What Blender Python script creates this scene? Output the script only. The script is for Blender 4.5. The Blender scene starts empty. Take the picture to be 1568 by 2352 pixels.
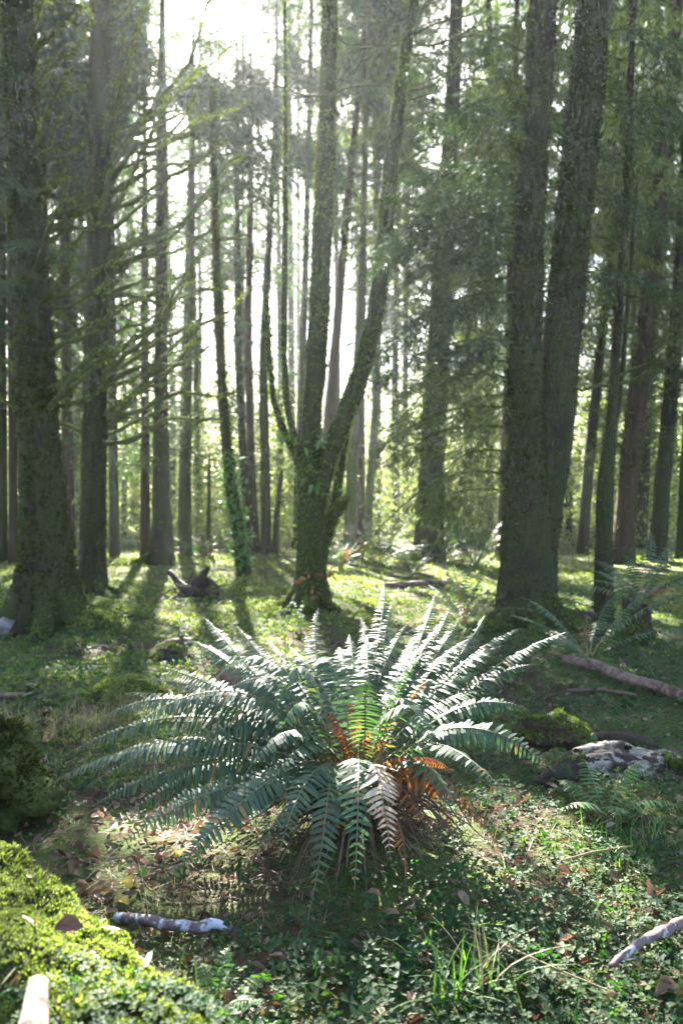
import bpy, math
import numpy as np
from math import radians, sin, cos, pi

rng = np.random.default_rng(7)
scene = bpy.context.scene
COL = scene.collection
# ------------------------------------------------------------------ camera model (measured from the photograph)
F, CX, HY, EYE = 1846.0, 784.0, 1150.0, 1.35      # focal length / centre / horizon in 1568x2352 px, eye height in m
SUN = np.array([-0.200, 1.0, 0.785]); SUN /= np.linalg.norm(SUN)

def hash3(i, j, k, s=0):
    h = (i * 374761393 + j * 668265263 + k * 2147483647 + s * 1274126177) & 0xFFFFFFFF
    h = ((h ^ (h >> 13)) * 1274126177) & 0xFFFFFFFF
    return ((h ^ (h >> 16)) & 0xFFFFFF) / float(0xFFFFFF)

def vnoise(p, s=0):
    p = np.asarray(p, float); i = np.floor(p).astype(np.int64); f = p - i; f = f * f * (3 - 2 * f)
    out = 0
    for a in (0, 1):
        for b in (0, 1):
            for c in (0, 1):
                w = (f[..., 0] if a else 1 - f[..., 0]) * (f[..., 1] if b else 1 - f[..., 1]) * (f[..., 2] if c else 1 - f[..., 2])
                out = out + w * hash3(i[..., 0] + a, i[..., 1] + b, i[..., 2] + c, s)
    return out

def n2(x, y, sc, s=0):
    x = np.asarray(x, float)
    return vnoise(np.stack([x * sc, np.asarray(y, float) * sc + 0 * x, np.full_like(x, 3.7)], -1), s) - 0.5

FERN = np.array([0.06, 3.0, 0.27])
BUMPS = [(0.08, 3.05, .42, .20), (-1.1, 5.1, .30, .10), (-1.9, 5.8, .5, .10), (1.2, 3.5, .35, .07), (-3.4, 9.2, 1.1, .12),
         (2.0, 8.4, .8, .10), (-.45, 10.0, .8, .12), (1.6, 6.2, .6, .10), (-.7, 6.6, .7, .08), (-2.2, 4.2, .4, .10),
         (.45, 2.35, .3, .05), (1.1, 2.1, .35, .06), (-1.7, 11.8, .9, .10)]

def terrain(x, y):
    x = np.asarray(x, float); y = np.asarray(y, float)
    h = .16 * n2(x, y, .45, 1) + .09 * n2(x, y, 1.3, 2) + .045 * n2(x, y, 3.4, 3) + .018 * n2(x, y, 9, 4)
    h = h + np.clip((y - 14) / 60, 0, 3) * .6 * (n2(x, y, .11, 5) + .1)
    for bx, by, r, a in BUMPS:
        h = h + a * np.exp(-((x - bx) ** 2 + (y - by) ** 2) / (r * r))
    return h

def P(px, py, d):
    return np.array([(px - CX) / F * d, d, EYE - (py - HY) / F * d])

def G(px, py):
    d = EYE * F / max(py - HY, 12)
    for _ in range(12):
        z = float(terrain((px - CX) / F * d, d)); d = .5 * d + .5 * (EYE - z) * F / max(py - HY, 12)
    return P(px, py, d)

# ------------------------------------------------------------------ mesh helpers
class MB:
    def __init__(s): s.v = []; s.f = {3: [], 4: []}; s.m = {3: [], 4: []}; s.n = 0
    def add(s, v, quads=None, tris=None, m=0):
        v = np.asarray(v, float).reshape(-1, 3)
        for k, q in ((4, quads), (3, tris)):
            if q is not None and len(q):
                q = np.asarray(q, np.int64).reshape(-1, k)
                s.f[k].append(q + s.n); s.m[k].append(np.full(len(q), m, np.int32))
        s.v.append(v); s.n += len(v)
    def build(s, name, mat, parent=None, smooth=False):
        flush(s)
        V = np.concatenate(s.v) if s.v else np.zeros((0, 3))
        r = parent
        while r is not None and r.parent is not None: r = r.parent
        if r is not None: V = V - np.array(r.location)
        me = bpy.data.meshes.new(name)
        Q = np.concatenate(s.f[4]) if s.f[4] else np.zeros((0, 4), np.int64)
        T = np.concatenate(s.f[3]) if s.f[3] else np.zeros((0, 3), np.int64)
        mi = np.concatenate((s.m[4] or [np.zeros(0, np.int32)]) + (s.m[3] or [np.zeros(0, np.int32)]))
        me.vertices.add(len(V)); me.vertices.foreach_set('co', V.astype(np.float32).ravel())
        me.loops.add(Q.size + T.size); me.loops.foreach_set('vertex_index', np.concatenate([Q.ravel(), T.ravel()]).astype(np.int32))
        me.polygons.add(len(Q) + len(T))
        me.polygons.foreach_set('loop_start', np.concatenate([np.arange(len(Q)) * 4, Q.size + np.arange(len(T)) * 3]).astype(np.int32))
        for m in (mat if isinstance(mat, (list, tuple)) else [mat]): me.materials.append(m)
        me.polygons.foreach_set('material_index', mi.astype(np.int32))
        me.polygons.foreach_set('use_smooth', np.full(len(Q) + len(T), smooth))
        me.update(); me.validate()
        o = bpy.data.objects.new(name, me); COL.objects.link(o); o.parent = parent
        return o

def tag(o, label=None, cat=None, group=None, kind=None):
    if label: o['label'] = label
    if cat: o['category'] = cat
    if group: o['group'] = group
    if kind: o['kind'] = kind
    return o

def thing(name, label, cat, loc, group=None):
    o = bpy.data.objects.new(name, None); COL.objects.link(o); o.location = [float(c) for c in loc]
    o.empty_display_size = .2
    return tag(o, label, cat, group)

def norm(v):
    v = np.asarray(v, float); return v / np.maximum(np.linalg.norm(v, axis=-1, keepdims=True), 1e-9)

def frames(fwd, up):
    """rotation matrices (n,3,3): columns = forward, side, normal"""
    f = norm(fwd); u = np.broadcast_to(np.asarray(up, float), f.shape)
    s = norm(np.cross(u, f)); n = np.cross(f, s)
    return np.stack([f, s, n], -1)

def inst(mb, tv, tq, pos, R, sc, m=0, tri=False):
    tv = np.asarray(tv, float); n = len(pos)
    if n == 0: return
    sc = np.asarray(sc, float)
    if sc.ndim == 1: sc = np.repeat(sc[:, None], 3, 1)
    V = np.einsum('nij,nkj->nki', R, tv[None] * sc[:, None, :]) + np.asarray(pos)[:, None, :]
    q = np.asarray(tq)[None] + (np.arange(n) * len(tv))[:, None, None]
    k = q.shape[-1]
    mb.add(V.reshape(-1, 3), q.reshape(-1, k) if k == 4 else None, q.reshape(-1, k) if k == 3 else None, m)

def tube(mb, pts, rad, n=8, rough=0., rs=0, m=0, fl=None, freq=6.0):
    """lofted tube with fluted, noisy skin; fl(i) -> extra radius factor per angle (flare)"""
    pts = np.asarray(pts, float); rad = np.asarray(rad, float); N = len(pts)
    T = norm(np.gradient(pts, axis=0))
    ref = np.array([1., 0, 0]) if abs(T[0][2]) > .7 else np.array([0, 0, 1.])
    A = norm(np.cross(T, np.cross(np.broadcast_to(ref, T.shape), T))); B = np.cross(T, A)
    th = np.arange(n) / n * 2 * pi
    rr = np.repeat(rad[:, None], n, 1)
    if rough:
        q = np.stack([np.cos(th)[None] * freq * .35 + 0 * rr, np.sin(th)[None] * freq * .35 + 0 * rr, np.repeat((pts[:, 2] + pts[:, 0] * .7 + pts[:, 1] * .7)[:, None], n, 1) * freq * .5 / max(.05, rad.max() * 6)], -1)
        rr = rr * (1 + rough * 2 * (vnoise(q + rs * 7.3, rs) - .5) + rough * (vnoise(q * 2.3 + rs, rs + 1) - .5))
    if fl is not None: rr = rr * fl(th)
    if rough and n >= 10:
        q = pts[:, None] + rr[..., None] * (np.cos(th)[None, :, None] * A[:, None] + np.sin(th)[None, :, None] * B[:, None])
        f_ = .35 / max(.02, rad.max()) ** .7; sq = np.array([1., 1., .35]) if abs(T[0][2]) > .7 else 1.
        rr = rr * (1 + rough * 1.1 * (vnoise(q * f_ * 9 * sq, rs + 3) - .5) + rough * .8 * (vnoise(q * f_ * 24 * sq, rs + 4) - .5))
    V = pts[:, None] + rr[..., None] * (np.cos(th)[None, :, None] * A[:, None] + np.sin(th)[None, :, None] * B[:, None])
    i = np.arange(N - 1)[:, None]; j = np.arange(n)[None]; j2 = (j + 1) % n
    Q = np.stack([i * n + j, i * n + j2, (i + 1) * n + j2, (i + 1) * n + j], -1).reshape(-1, 4)
    V = np.concatenate([V.reshape(-1, 3), pts[:1], pts[-1:]])
    jj = np.arange(n); a, b = N * n, N * n + 1
    Tr = np.concatenate([np.stack([np.full(n, a), (jj + 1) % n, jj], -1), np.stack([np.full(n, b), (N - 1) * n + jj, (N - 1) * n + (jj + 1) % n], -1)])
    mb.add(V, Q, Tr, m)
    return V[:N * n].reshape(N, n, 3)

def resample(pts, n):
    pts = np.asarray(pts, float)
    t = np.concatenate([[0], np.cumsum(np.linalg.norm(np.diff(pts[:, :3], axis=0), axis=1))]); u = np.linspace(0, t[-1], n)
    # smooth (Catmull-like) by interpolating then box filtering
    out = np.stack([np.interp(u, t, pts[:, k]) for k in range(pts.shape[1])], -1)
    for _ in range(2):
        o = out.copy(); o[1:-1] = (out[:-2] + 2 * out[1:-1] + out[2:]) / 4; out = o
    return out

def flush(mb):
    """needle sprays waiting in mb become geometry, except where a sun beam passes"""
    if not getattr(mb, 'pend', None): return
    p, d, l, w, cv = (np.concatenate([q[k] for q in mb.pend]) for k in range(5)); m = mb.pend[0][5]; mb.pend = []
    k = (lit_prob(p) < .5) | ~cv; p, d, l, w = p[k], d[k], l[k], w[k]
    seen = p[:, 2] < EYE + .69 * np.maximum(p[:, 1], 0)          # finer needles on the boughs one can see well
    n_ = np.where(seen & (p[:, 1] < 13.5), 6, np.where(seen & (p[:, 1] < 26), 3, 1))
    k = np.repeat(np.arange(len(p)), n_); f_ = n_[k]; p, d, l, w = p[k], d[k], l[k], w[k]
    fan = (f_ > 1)[:, None] * 1.
    p = p + d * (l * rng.uniform(0, .6, len(k)))[:, None] * fan; d = norm(d + rng.normal(size=d.shape) * .42 * fan)
    l = l * np.where(f_ == 6, .62, np.where(f_ == 3, .8, 1.)); w = w * np.where(f_ == 6, .34, np.where(f_ == 3, .5, 1.))
    up = norm(np.array([0, 0, 1.]) + rng.normal(size=p.shape) * .55)
    inst(mb, *SPRAY, p, frames(d, up), np.stack([l * 1.15, w, l], -1), m)

# ------------------------------------------------------------------ materials
def nt(name):
    m = bpy.data.materials.new(name); m.use_nodes = True; t = m.node_tree
    t.nodes.clear(); out = t.nodes.new('ShaderNodeOutputMaterial')
    return m, t, out

def node(t, typ, **kw):
    n = t.nodes.new(typ)
    for k, v in kw.items():
        if k.startswith('i_'): n.inputs[k[2:].replace('_', ' ')].default_value = v
        else: setattr(n, k, v)
    return n

def ramp(t, src, stops):
    r = t.nodes.new('ShaderNodeValToRGB'); e = r.color_ramp.elements
    while len(e) < len(stops): e.new(.5)
    for k, (p, c) in enumerate(stops):
        e[k].position = p; e[k].color = (c[0], c[1], c[2], 1)
    t.links.new(src, r.inputs[0]); return r.outputs[0]

def leaf_mat(name, stops, rough=.45, transl=.35, spec=.5, tcol=(1.6, 1.9, .6), patch=None):
    m, t, out = nt(name); L = t.links.new
    g = t.nodes.new('ShaderNodeNewGeometry')
    col = ramp(t, g.outputs['Random Per Island'], stops)
    if patch:
        tc = t.nodes.new('ShaderNodeTexCoord'); nz = node(t, 'ShaderNodeTexNoise', i_Scale=patch[0], i_Detail=3.0)
        L(tc.outputs['Object'], nz.inputs['Vector'])
        mx = node(t, 'ShaderNodeMix', data_type='RGBA'); L(ramp(t, nz.outputs[0], [(.45, (0, 0, 0)), (.62, (1, 1, 1))]), mx.inputs[0])
        L(col, mx.inputs[6]); mx.inputs[7].default_value = (*patch[1], 1); col = mx.outputs[2]
    p = node(t, 'ShaderNodeBsdfPrincipled', i_Roughness=rough); p.inputs['Specular IOR Level'].default_value = spec
    L(col, p.inputs['Base Color'])
    if transl:
        mul = node(t, 'ShaderNodeMix', data_type='RGBA', blend_type='MULTIPLY', clamp_result=False); mul.inputs[0].default_value = 1
        L(col, mul.inputs[6]); mul.inputs[7].default_value = (*tcol, 1)
        tr = t.nodes.new('ShaderNodeBsdfTranslucent'); L(mul.outputs[2], tr.inputs[0])
        ms = t.nodes.new('ShaderNodeMixShader'); ms.inputs[0].default_value = transl
        L(p.outputs[0], ms.inputs[1]); L(tr.outputs[0], ms.inputs[2]); L(ms.outputs[0], out.inputs[0])
    else: L(p.outputs[0], out.inputs[0])
    return m

def bark_mat(name, dark, light, moss, mossamt=.5, scale=9., stretch=.14, bump=.6, axis=2):
    m, t, out = nt(name); L = t.links.new
    tc = t.nodes.new('ShaderNodeTexCoord'); mp = t.nodes.new('ShaderNodeMapping')
    s = [1, 1, 1]; s[axis] = stretch; mp.inputs['Scale'].default_value = s
    L(tc.outputs['Object'], mp.inputs[0])
    n1 = node(t, 'ShaderNodeTexNoise', i_Scale=scale, i_Detail=6.0, i_Roughness=.65); L(mp.outputs[0], n1.inputs['Vector'])
    n3 = node(t, 'ShaderNodeTexNoise', i_Scale=scale * 5, i_Detail=4.0); L(tc.outputs['Object'], n3.inputs['Vector'])
    n2_ = node(t, 'ShaderNodeTexNoise', i_Scale=2.2, i_Detail=5.0, i_Roughness=.7); L(tc.outputs['Object'], n2_.inputs['Vector'])
    c = ramp(t, n1.outputs[0], [(.3, dark), (.7, light)])
    mx = node(t, 'ShaderNodeMix', data_type='RGBA')
    L(ramp(t, n2_.outputs[0], [(.62 - .4 * mossamt, (0, 0, 0)), (.74 - .4 * mossamt, (1, 1, 1))]), mx.inputs[0])
    L(c, mx.inputs[6])
    L(ramp(t, n3.outputs[0], [(.3, [v * .55 for v in moss]), (.7, [v * 1.3 for v in moss])]), mx.inputs[7])
    add = node(t, 'ShaderNodeMath', operation='ADD'); L(n1.outputs[0], add.inputs[0]); L(n3.outputs[0], add.inputs[1])
    b = node(t, 'ShaderNodeBump', i_Strength=bump, i_Distance=.04); L(add.outputs[0], b.inputs['Height'])
    p = node(t, 'ShaderNodeBsdfPrincipled', i_Roughness=.9); p.inputs['Specular IOR Level'].default_value = .2
    L(mx.outputs[2], p.inputs['Base Color']); L(b.outputs[0], p.inputs['Normal']); L(p.outputs[0], out.inputs[0])
    return m

def wood_mat(name, a, b, scale=14., axis=0, stretch=.15, rough=.8, bump=.5, spots=None):
    m, t, out = nt(name); L = t.links.new
    tc = t.nodes.new('ShaderNodeTexCoord'); mp = t.nodes.new('ShaderNodeMapping'); s = [1, 1, 1]; s[axis] = stretch
    mp.inputs['Scale'].default_value = s; L(tc.outputs['Object'], mp.inputs[0])
    n1 = node(t, 'ShaderNodeTexNoise', i_Scale=scale, i_Detail=7.0, i_Roughness=.7); L(mp.outputs[0], n1.inputs['Vector'])
    c = ramp(t, n1.outputs[0], [(.32, a), (.66, b)])
    if spots:
        n2_ = node(t, 'ShaderNodeTexNoise', i_Scale=spots[0], i_Detail=5.0, i_Roughness=.7); L(tc.outputs['Object'], n2_.inputs['Vector'])
        mx = node(t, 'ShaderNodeMix', data_type='RGBA'); L(ramp(t, n2_.outputs[0], [(spots[2], (0, 0, 0)), (spots[2] + .08, (1, 1, 1))]), mx.inputs[0])
        L(c, mx.inputs[6]); mx.inputs[7].default_value = (*spots[1], 1); c = mx.outputs[2]
    bp = node(t, 'ShaderNodeBump', i_Strength=bump, i_Distance=.015); L(n1.outputs[0], bp.inputs['Height'])
    p = node(t, 'ShaderNodeBsdfPrincipled', i_Roughness=rough); p.inputs['Specular IOR Level'].default_value = .3
    L(c, p.inputs['Base Color']); L(bp.outputs[0], p.inputs['Normal']); L(p.outputs[0], out.inputs[0])
    return m

M = {}
M['bark'] = bark_mat('spruce_bark', (.010, .008, .005), (.050, .037, .024), (.032, .040, .010), .6)
M['bark_red'] = bark_mat('reddish_bark', (.020, .013, .008), (.080, .046, .029), (.036, .042, .012), .3)
M['bark_moss'] = bark_mat('mossy_bark', (.014, .012, .008), (.050, .041, .028), (.038, .050, .010), .85, bump=.8)
M['limb_moss'] = bark_mat('mossy_limb', (.03, .027, .018), (.08, .066, .045), (.068, .088, .018), .95, scale=18, bump=.8)
M['bark_pale'] = bark_mat('pale_alder_bark', (.10, .095, .07), (.24, .22, .16), (.09, .11, .03), .55)
M['moss'] = leaf_mat('moss', [(0, (.055, .082, .014)), (.5, (.095, .135, .022)), (1, (.15, .19, .04))], .9, .4, .15, (1.4, 1.6, .6))
M['trunk_moss'] = leaf_mat('trunk_moss', [(0, (.020, .025, .007)), (.6, (.042, .052, .012)), (1, (.10, .115, .026))], .95, .55, .1, (1.5, 1.6, .6))
M['moss_bright'] = leaf_mat('bright_moss', [(0, (.075, .105, .022)), (.5, (.15, .185, .042)), (1, (.29, .30, .11))], .85, .4, .2, (1.3, 1.5, .6))
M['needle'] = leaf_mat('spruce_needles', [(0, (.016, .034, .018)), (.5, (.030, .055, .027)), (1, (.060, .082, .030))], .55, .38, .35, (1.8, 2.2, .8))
M['needle_lit'] = leaf_mat('needles_sunlit_tint', [(0, (.034, .055, .018)), (.5, (.066, .092, .028)), (1, (.125, .138, .042))], .55, .45, .35, (1.9, 2.2, .8))  # yellower, brighter needle copy: sunlight on the foliage is put into the colour
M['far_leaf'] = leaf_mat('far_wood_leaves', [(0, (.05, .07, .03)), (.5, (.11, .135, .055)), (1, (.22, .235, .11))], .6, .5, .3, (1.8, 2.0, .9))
M['fern'] = leaf_mat('fern_green', [(0, (.026, .054, .028)), (.5, (.040, .078, .038)), (.95, (.066, .104, .046)), (.972, (.17, .085, .03)), (1, (.22, .12, .05))], .54, .30, .5, (1.5, 1.9, .7))
M['fern_dead'] = leaf_mat('fern_brown', [(0, (.09, .035, .016)), (.6, (.19, .075, .03)), (1, (.34, .15, .05))], .6, .3, .4, (1.6, 1.2, .6))
M['fern_pale'] = leaf_mat('fern_bleached', [(0, (.30, .22, .14)), (1, (.46, .36, .26))], .5, .3, .5, (1.2, 1.1, .8))
M['fern_lime'] = leaf_mat('fern_young', [(0, (.05, .11, .03)), (1, (.09, .16, .05))], .5, .4, .4, (1.5, 2., .6))
M['stipe'] = leaf_mat('fern_stem', [(0, (.09, .07, .03)), (1, (.12, .12, .05))], .5, 0)
M['clover'] = leaf_mat('clover_leaf', [(0, (.014, .038, .015)), (.6, (.026, .062, .022)), (1, (.075, .108, .034))], .6, .35, .18, (1.5, 2.2, .5))
M['litter'] = leaf_mat('dead_leaf', [(0, (.07, .038, .022)), (.5, (.14, .080, .048)), (.85, (.24, .155, .105)), (1, (.36, .27, .21))], .6, .2, .4, (1.4, 1.1, .7))
M['yellow'] = leaf_mat('yellow_leaf', [(0, (.50, .33, .02)), (1, (.62, .42, .04))], .5, .3, .4, (1.2, 1.1, .5))
M['grass'] = leaf_mat('grass_green', [(0, (.05, .12, .02)), (1, (.12, .21, .04))], .5, .4, .4, (1.5, 1.8, .5))
M['straw'] = leaf_mat('dry_grass', [(0, (.17, .13, .07)), (.7, (.28, .22, .12)), (1, (.12, .16, .05))], .6, .3, .3, (1.2, 1.1, .8))
M['twig'] = wood_mat('twig_bark', (.05, .03, .022), (.17, .11, .08), 30.)
M['rot'] = wood_mat('rotten_wood', (.012, .008, .006), (.050, .030, .021), 22., axis=2, spots=(5, (.05, .065, .016), .58))
M['rot_red'] = wood_mat('red_rotten_wood', (.06, .028, .018), (.2, .10, .065), 20.)
M['bleach'] = wood_mat('bleached_wood', (.035, .025, .018), (.33, .28, .24), 34., axis=0, stretch=.12, spots=(9, (.03, .022, .012), .50))
M['cut'] = wood_mat('bare_pale_wood', (.20, .14, .09), (.50, .42, .32), 40., axis=2, stretch=.12, rough=.65, bump=.6, spots=(22, (.10, .06, .035), .62))
M['pinkbark'] = wood_mat('pinkish_bark', (.05, .03, .024), (.23, .145, .12), 26., axis=0, stretch=.3, spots=(9, (.05, .032, .022), .52))
M['lichen'] = wood_mat('lichen_bark', (.10, .07, .075), (.17, .12, .12), 40., stretch=1, spots=(16, (.50, .52, .58), .50))
M['rock'] = wood_mat('pale_rock', (.07, .065, .062), (.22, .20, .20), 14., stretch=1, bump=.6, spots=(6, (.12, .10, .09), .6))
M['mossrock'] = bark_mat('moss_boulder', (.05, .042, .034), (.12, .10, .08), (.060, .078, .018), .7, scale=7, stretch=1)

def ground_mat():
    m, t, out = nt('forest_floor'); L = t.links.new
    tc = t.nodes.new('ShaderNodeTexCoord')
    def nz(s, d=5., r=.65):
        n = node(t, 'ShaderNodeTexNoise', i_Scale=s, i_Detail=d, i_Roughness=r); L(tc.outputs['Object'], n.inputs['Vector']); return n.outputs[0]
    a, b, c = nz(38.), nz(1.1, 6.), nz(120., 3.)
    soil = ramp(t, a, [(.3, (.022, .014, .009)), (.5, (.055, .034, .022)), (.72, (.12, .08, .055))])
    moss = ramp(t, c, [(.3, (.032, .046, .012)), (.7, (.092, .120, .028))])
    mx = node(t, 'ShaderNodeMix', data_type='RGBA')
    L(ramp(t, b, [(.41, (0, 0, 0)), (.50, (1, 1, 1))]), mx.inputs[0]); L(soil, mx.inputs[6]); L(moss, mx.inputs[7])
    bp = node(t, 'ShaderNodeBump', i_Strength=.8, i_Distance=.03); L(a, bp.inputs['Height'])
    p = node(t, 'ShaderNodeBsdfPrincipled', i_Roughness=.95); p.inputs['Specular IOR Level'].default_value = .15
    L(mx.outputs[2], p.inputs['Base Color']); L(bp.outputs[0], p.inputs['Normal']); L(p.outputs[0], out.inputs[0])
    return m
M['ground'] = ground_mat()

# ------------------------------------------------------------------ gaps in the canopy: where direct sun reaches the forest floor
LIT = [  # (px, py, rx, ry, openness, reference height z0)
    (1060, 1640, 310, 110, 1., .5), (760, 1640, 240, 95, .95, .5), (480, 1640, 330, 100, .6, .5), (900, 1745, 80, 40, .9, .5), (1170, 1735, 90, 60, .9, .5),
    (160, 2300, 400, 380, .98, .3),
    (1290, 2190, 250, 190, .27, .05), (1080, 2230, 120, 150, .28, .05), (1500, 2250, 130, 160, .5, .05),
    (330, 1335, 190, 60, .75, 0), (450, 1300, 120, 26, .75, 0), (960, 1320, 260, 62, .70, 0), (950, 1288, 270, 44, 1., .3), (700, 1400, 60, 30, .7, 0),
    (1340, 1380, 70, 60, .5, 0), (1500, 1300, 110, 22, .6, 0), (1515, 1450, 50, 45, .5, 0), (20, 1325, 60, 25, .6, 0),
    (420, 1500, 420, 110, .60, 0), (230, 1620, 300, 130, .52, 0), (180, 1900, 250, 130, .22, 0), (950, 1480, 180, 90, .5, 0),
    (1290, 1640, 80, 40, .5, 0.1), (1440, 1745, 120, 35, .75, .1), (1400, 1540, 160, 50, .32, .05), (600, 1430, 130, 40, .7, 0), (820, 1370, 120, 30, .9, 0), (60, 1480, 120, 40, .5, 0)]

def lit_prob(p):
    """1 where a point stands in the beam of a sun fleck (what stands there is a gap in the canopy)"""
    out = np.zeros(len(p))
    for px, py, rx, ry, o, z0 in LIT:
        q = p - SUN[None] * ((p[:, 2] - z0) / SUN[2])[:, None]
        y = np.maximum(q[:, 1], .4)
        u = CX + F * q[:, 0] / y; v = HY + F * (EYE - z0) / y
        e = ((u - px) / rx) ** 2 + ((v - py) / ry) ** 2
        k = np.nonzero((e < 1.25) & (q[:, 1] > .3) & (out < .5))[0]
        if not len(k): continue
        u, v, e, x, y = u[k], v[k], e[k], q[k, 0], q[k, 1]
        e = e + .5 * n2(u, v, .012, 9)
        sc = 5.5 if py > 1500 else 2.2
        th = n2(x, y, sc, 11) + .5 + .35 * n2(x, y, sc * 2.7, 12)
        out[k] = np.maximum(out[k], ((e < 1.12) & (th < .18 + o * .82)) * 1.0)
    return out

# ------------------------------------------------------------------ ground
def warp(u, a, b, k): return a * u + b * np.sign(u) * np.abs(u) ** k
U = np.linspace(-1, 1, 340); W = np.linspace(0, 1, 400)
gx = warp(U, 6.5, 190, 7); gy = -4 + warp(W, 17, 230, 6)
X, Y = np.meshgrid(gx, gy); Z = terrain(X, Y)
nx, ny = len(gx), len(gy)
i = np.arange(ny - 1)[:, None]; j = np.arange(nx - 1)[None]
mb = MB(); mb.add(np.stack([X, Y, Z], -1), np.stack([i * nx + j, i * nx + j + 1, (i + 1) * nx + j + 1, (i + 1) * nx + j], -1))
tag(mb.build('ground', M['ground'], None, True), kind='structure')

# ------------------------------------------------------------------ leaf templates
def blade(w=(.0, .5, .42, .0), l=(0, .33, .7, 1), fold=.12, droop=.15):
    v = []
    for a, b in zip(l, w): v += [(a, -b, fold * b - droop * a * a), (a, b, fold * b - droop * a * a)]
    q = [(2 * k, 2 * k + 2, 2 * k + 3, 2 * k + 1) for k in range(len(l) - 1)]
    return np.array(v, float), np.array(q)
SPRAY = (np.array([(0, 0, 0), (.45, .5, 0), (1, 0, 0), (.45, -.5, 0)], float), np.array([(0, 3, 2, 1)]))
PINNA = blade((.34, .5, .38, .03), (0, .3, .7, 1), .04, .22)

def rand_unit(n):
    return norm(rng.normal(size=(n, 3)))

# ------------------------------------------------------------------ spruce boughs
def bough_proto(seed, ntw=13, droopy=.5):
    r = np.random.default_rng(seed)
    t = np.linspace(0, 1, 9); ax = np.stack([t, .05 * np.sin(t * 5 + seed), .10 * np.sin(t * 3.0) - .32 * droopy * t ** 2], -1)
    pos, dirs, ln = [], [], []; tw = []
    for k in range(ntw):
        tt = .12 + .86 * (k + r.uniform(-.3, .3)) / ntw; b = np.array([np.interp(tt, t, ax[:, c]) for c in range(3)])
        for sd in (-1, 1):
            L = (.40 * (1 - tt) ** .7 + .07) * r.uniform(.6, 1.2); ang = r.uniform(.7, 1.15)
            d = norm([cos(ang), sd * sin(ang), r.uniform(-.35, .12) - .35 * droopy])
            nseg = max(3, int(L / .042))
            e = b + d * L + np.array([0, 0, -droopy * L * .35]); tw.append((b, e))
            for q in range(nseg):
                f = (q + r.uniform(0, 1)) / nseg; p = b + (e - b) * f
                for s2 in (-1, 1):
                    if r.random() < .12: continue
                    dd = norm(d + s2 * .75 * np.cross(d, [0, 0, 1]) + np.array([0, 0, -droopy * r.uniform(.2, 1.3)]) + r.normal(size=3) * .2)
                    pos.append(p); dirs.append(dd); ln.append(r.uniform(.05, .105))
        if r.random() < .9:
            pos.append(b); dirs.append(norm([1, r.uniform(-.5, .5), -.3 * droopy])); ln.append(.09)
    return ax, tw, np.array(pos), np.array(dirs), np.array(ln)
BOUGHS = [bough_proto(s, 13, dr) for s, dr in ((1, .35), (2, .6), (3, .9), (4, .5), (5, 1.2))]

def add_bough(mb, base, az, elev, L, wide=.34, proto=None, roll=0., carve=True, thick=.012, dens=1., matn=0, matw=1):
    ax, tw, pos, dirs, ln = BOUGHS[rng.integers(len(BOUGHS)) if proto is None else proto]
    ca, sa, ce, se = cos(az), sin(az), cos(elev), sin(elev)
    R = np.array([[ca * ce, -sa, -ca * se], [sa * ce, ca, -sa * se], [se, 0, ce]])
    a = ax @ R.T * L + base
    if carve and base[2] > 3 and lit_prob(a[2:]).mean() > .25: return      # a bough that would stand in a sun beam was never there
    tube(mb, a, thick * L * (1 - .8 * np.linspace(0, 1, len(a))), 4, 0, m=matw)
    keep = rng.random(len(pos)) < dens
    p = pos[keep] @ R.T * L + base; d = dirs[keep] @ R.T; l = ln[keep] * L
    if not hasattr(mb, 'pend'): mb.pend = []
    mb.pend.append((p, d, l, l * wide, np.full(len(p), bool(carve)), matn))

def dead_branch(mb, base, az, L, rise, r0, n=6, subs=4, bumpy=.35, seed=0, curl=0.25, m=0, carve=True):
    r = np.random.default_rng(seed)
    t = np.linspace(0, 1, max(7, int(L * 9))); h = np.array([cos(az), sin(az), 0]); s = np.array([-sin(az), cos(az), 0])
    wob = .05 * L * np.sin(t * r.uniform(3, 6) + r.uniform(0, 6)) + .05 * L * np.cumsum(r.normal(size=len(t))) / np.sqrt(len(t))
    p = base + h * L * t[:, None] * (1 - .12 * t[:, None]) + s * (wob * t)[:, None] + np.array([0, 0, 1.]) * (L * (rise * t + curl * r.uniform(-.3, 1.2) * t ** 2 + .03 * np.sin(t * 9 + seed) + .05 * t * np.cumsum(r.normal(size=len(t))) / np.sqrt(len(t))))[:, None]
    if carve and base[2] > 4 and lit_prob(p[2:]).mean() > .10: return None
    tube(mb, p, r0 * (1 - .72 * t) * (1 + .18 * np.sin(t * 23 + seed)), n, bumpy, seed % 97, m, freq=9)
    for k in range(subs):
        f = r.uniform(.25, .95); q = np.array([np.interp(f, t, p[:, c]) for c in range(3)])
        a2 = az + r.choice([-1, 1]) * r.uniform(.35, 1.0); l2 = L * r.uniform(.16, .42) * (1.1 - f * .5)
        tt = np.linspace(0, 1, 6)[:, None]
        p2 = q + np.array([cos(a2), sin(a2), 0]) * l2 * tt + np.array([0, 0, 1.]) * l2 * (rise * .8 * tt + .3 * tt ** 2)
        tube(mb, p2, r0 * .45 * (1 - f * .5) * (1 - .75 * tt[:, 0]), max(4, n - 2), bumpy, seed + k, m, freq=9)
    return p

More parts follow.
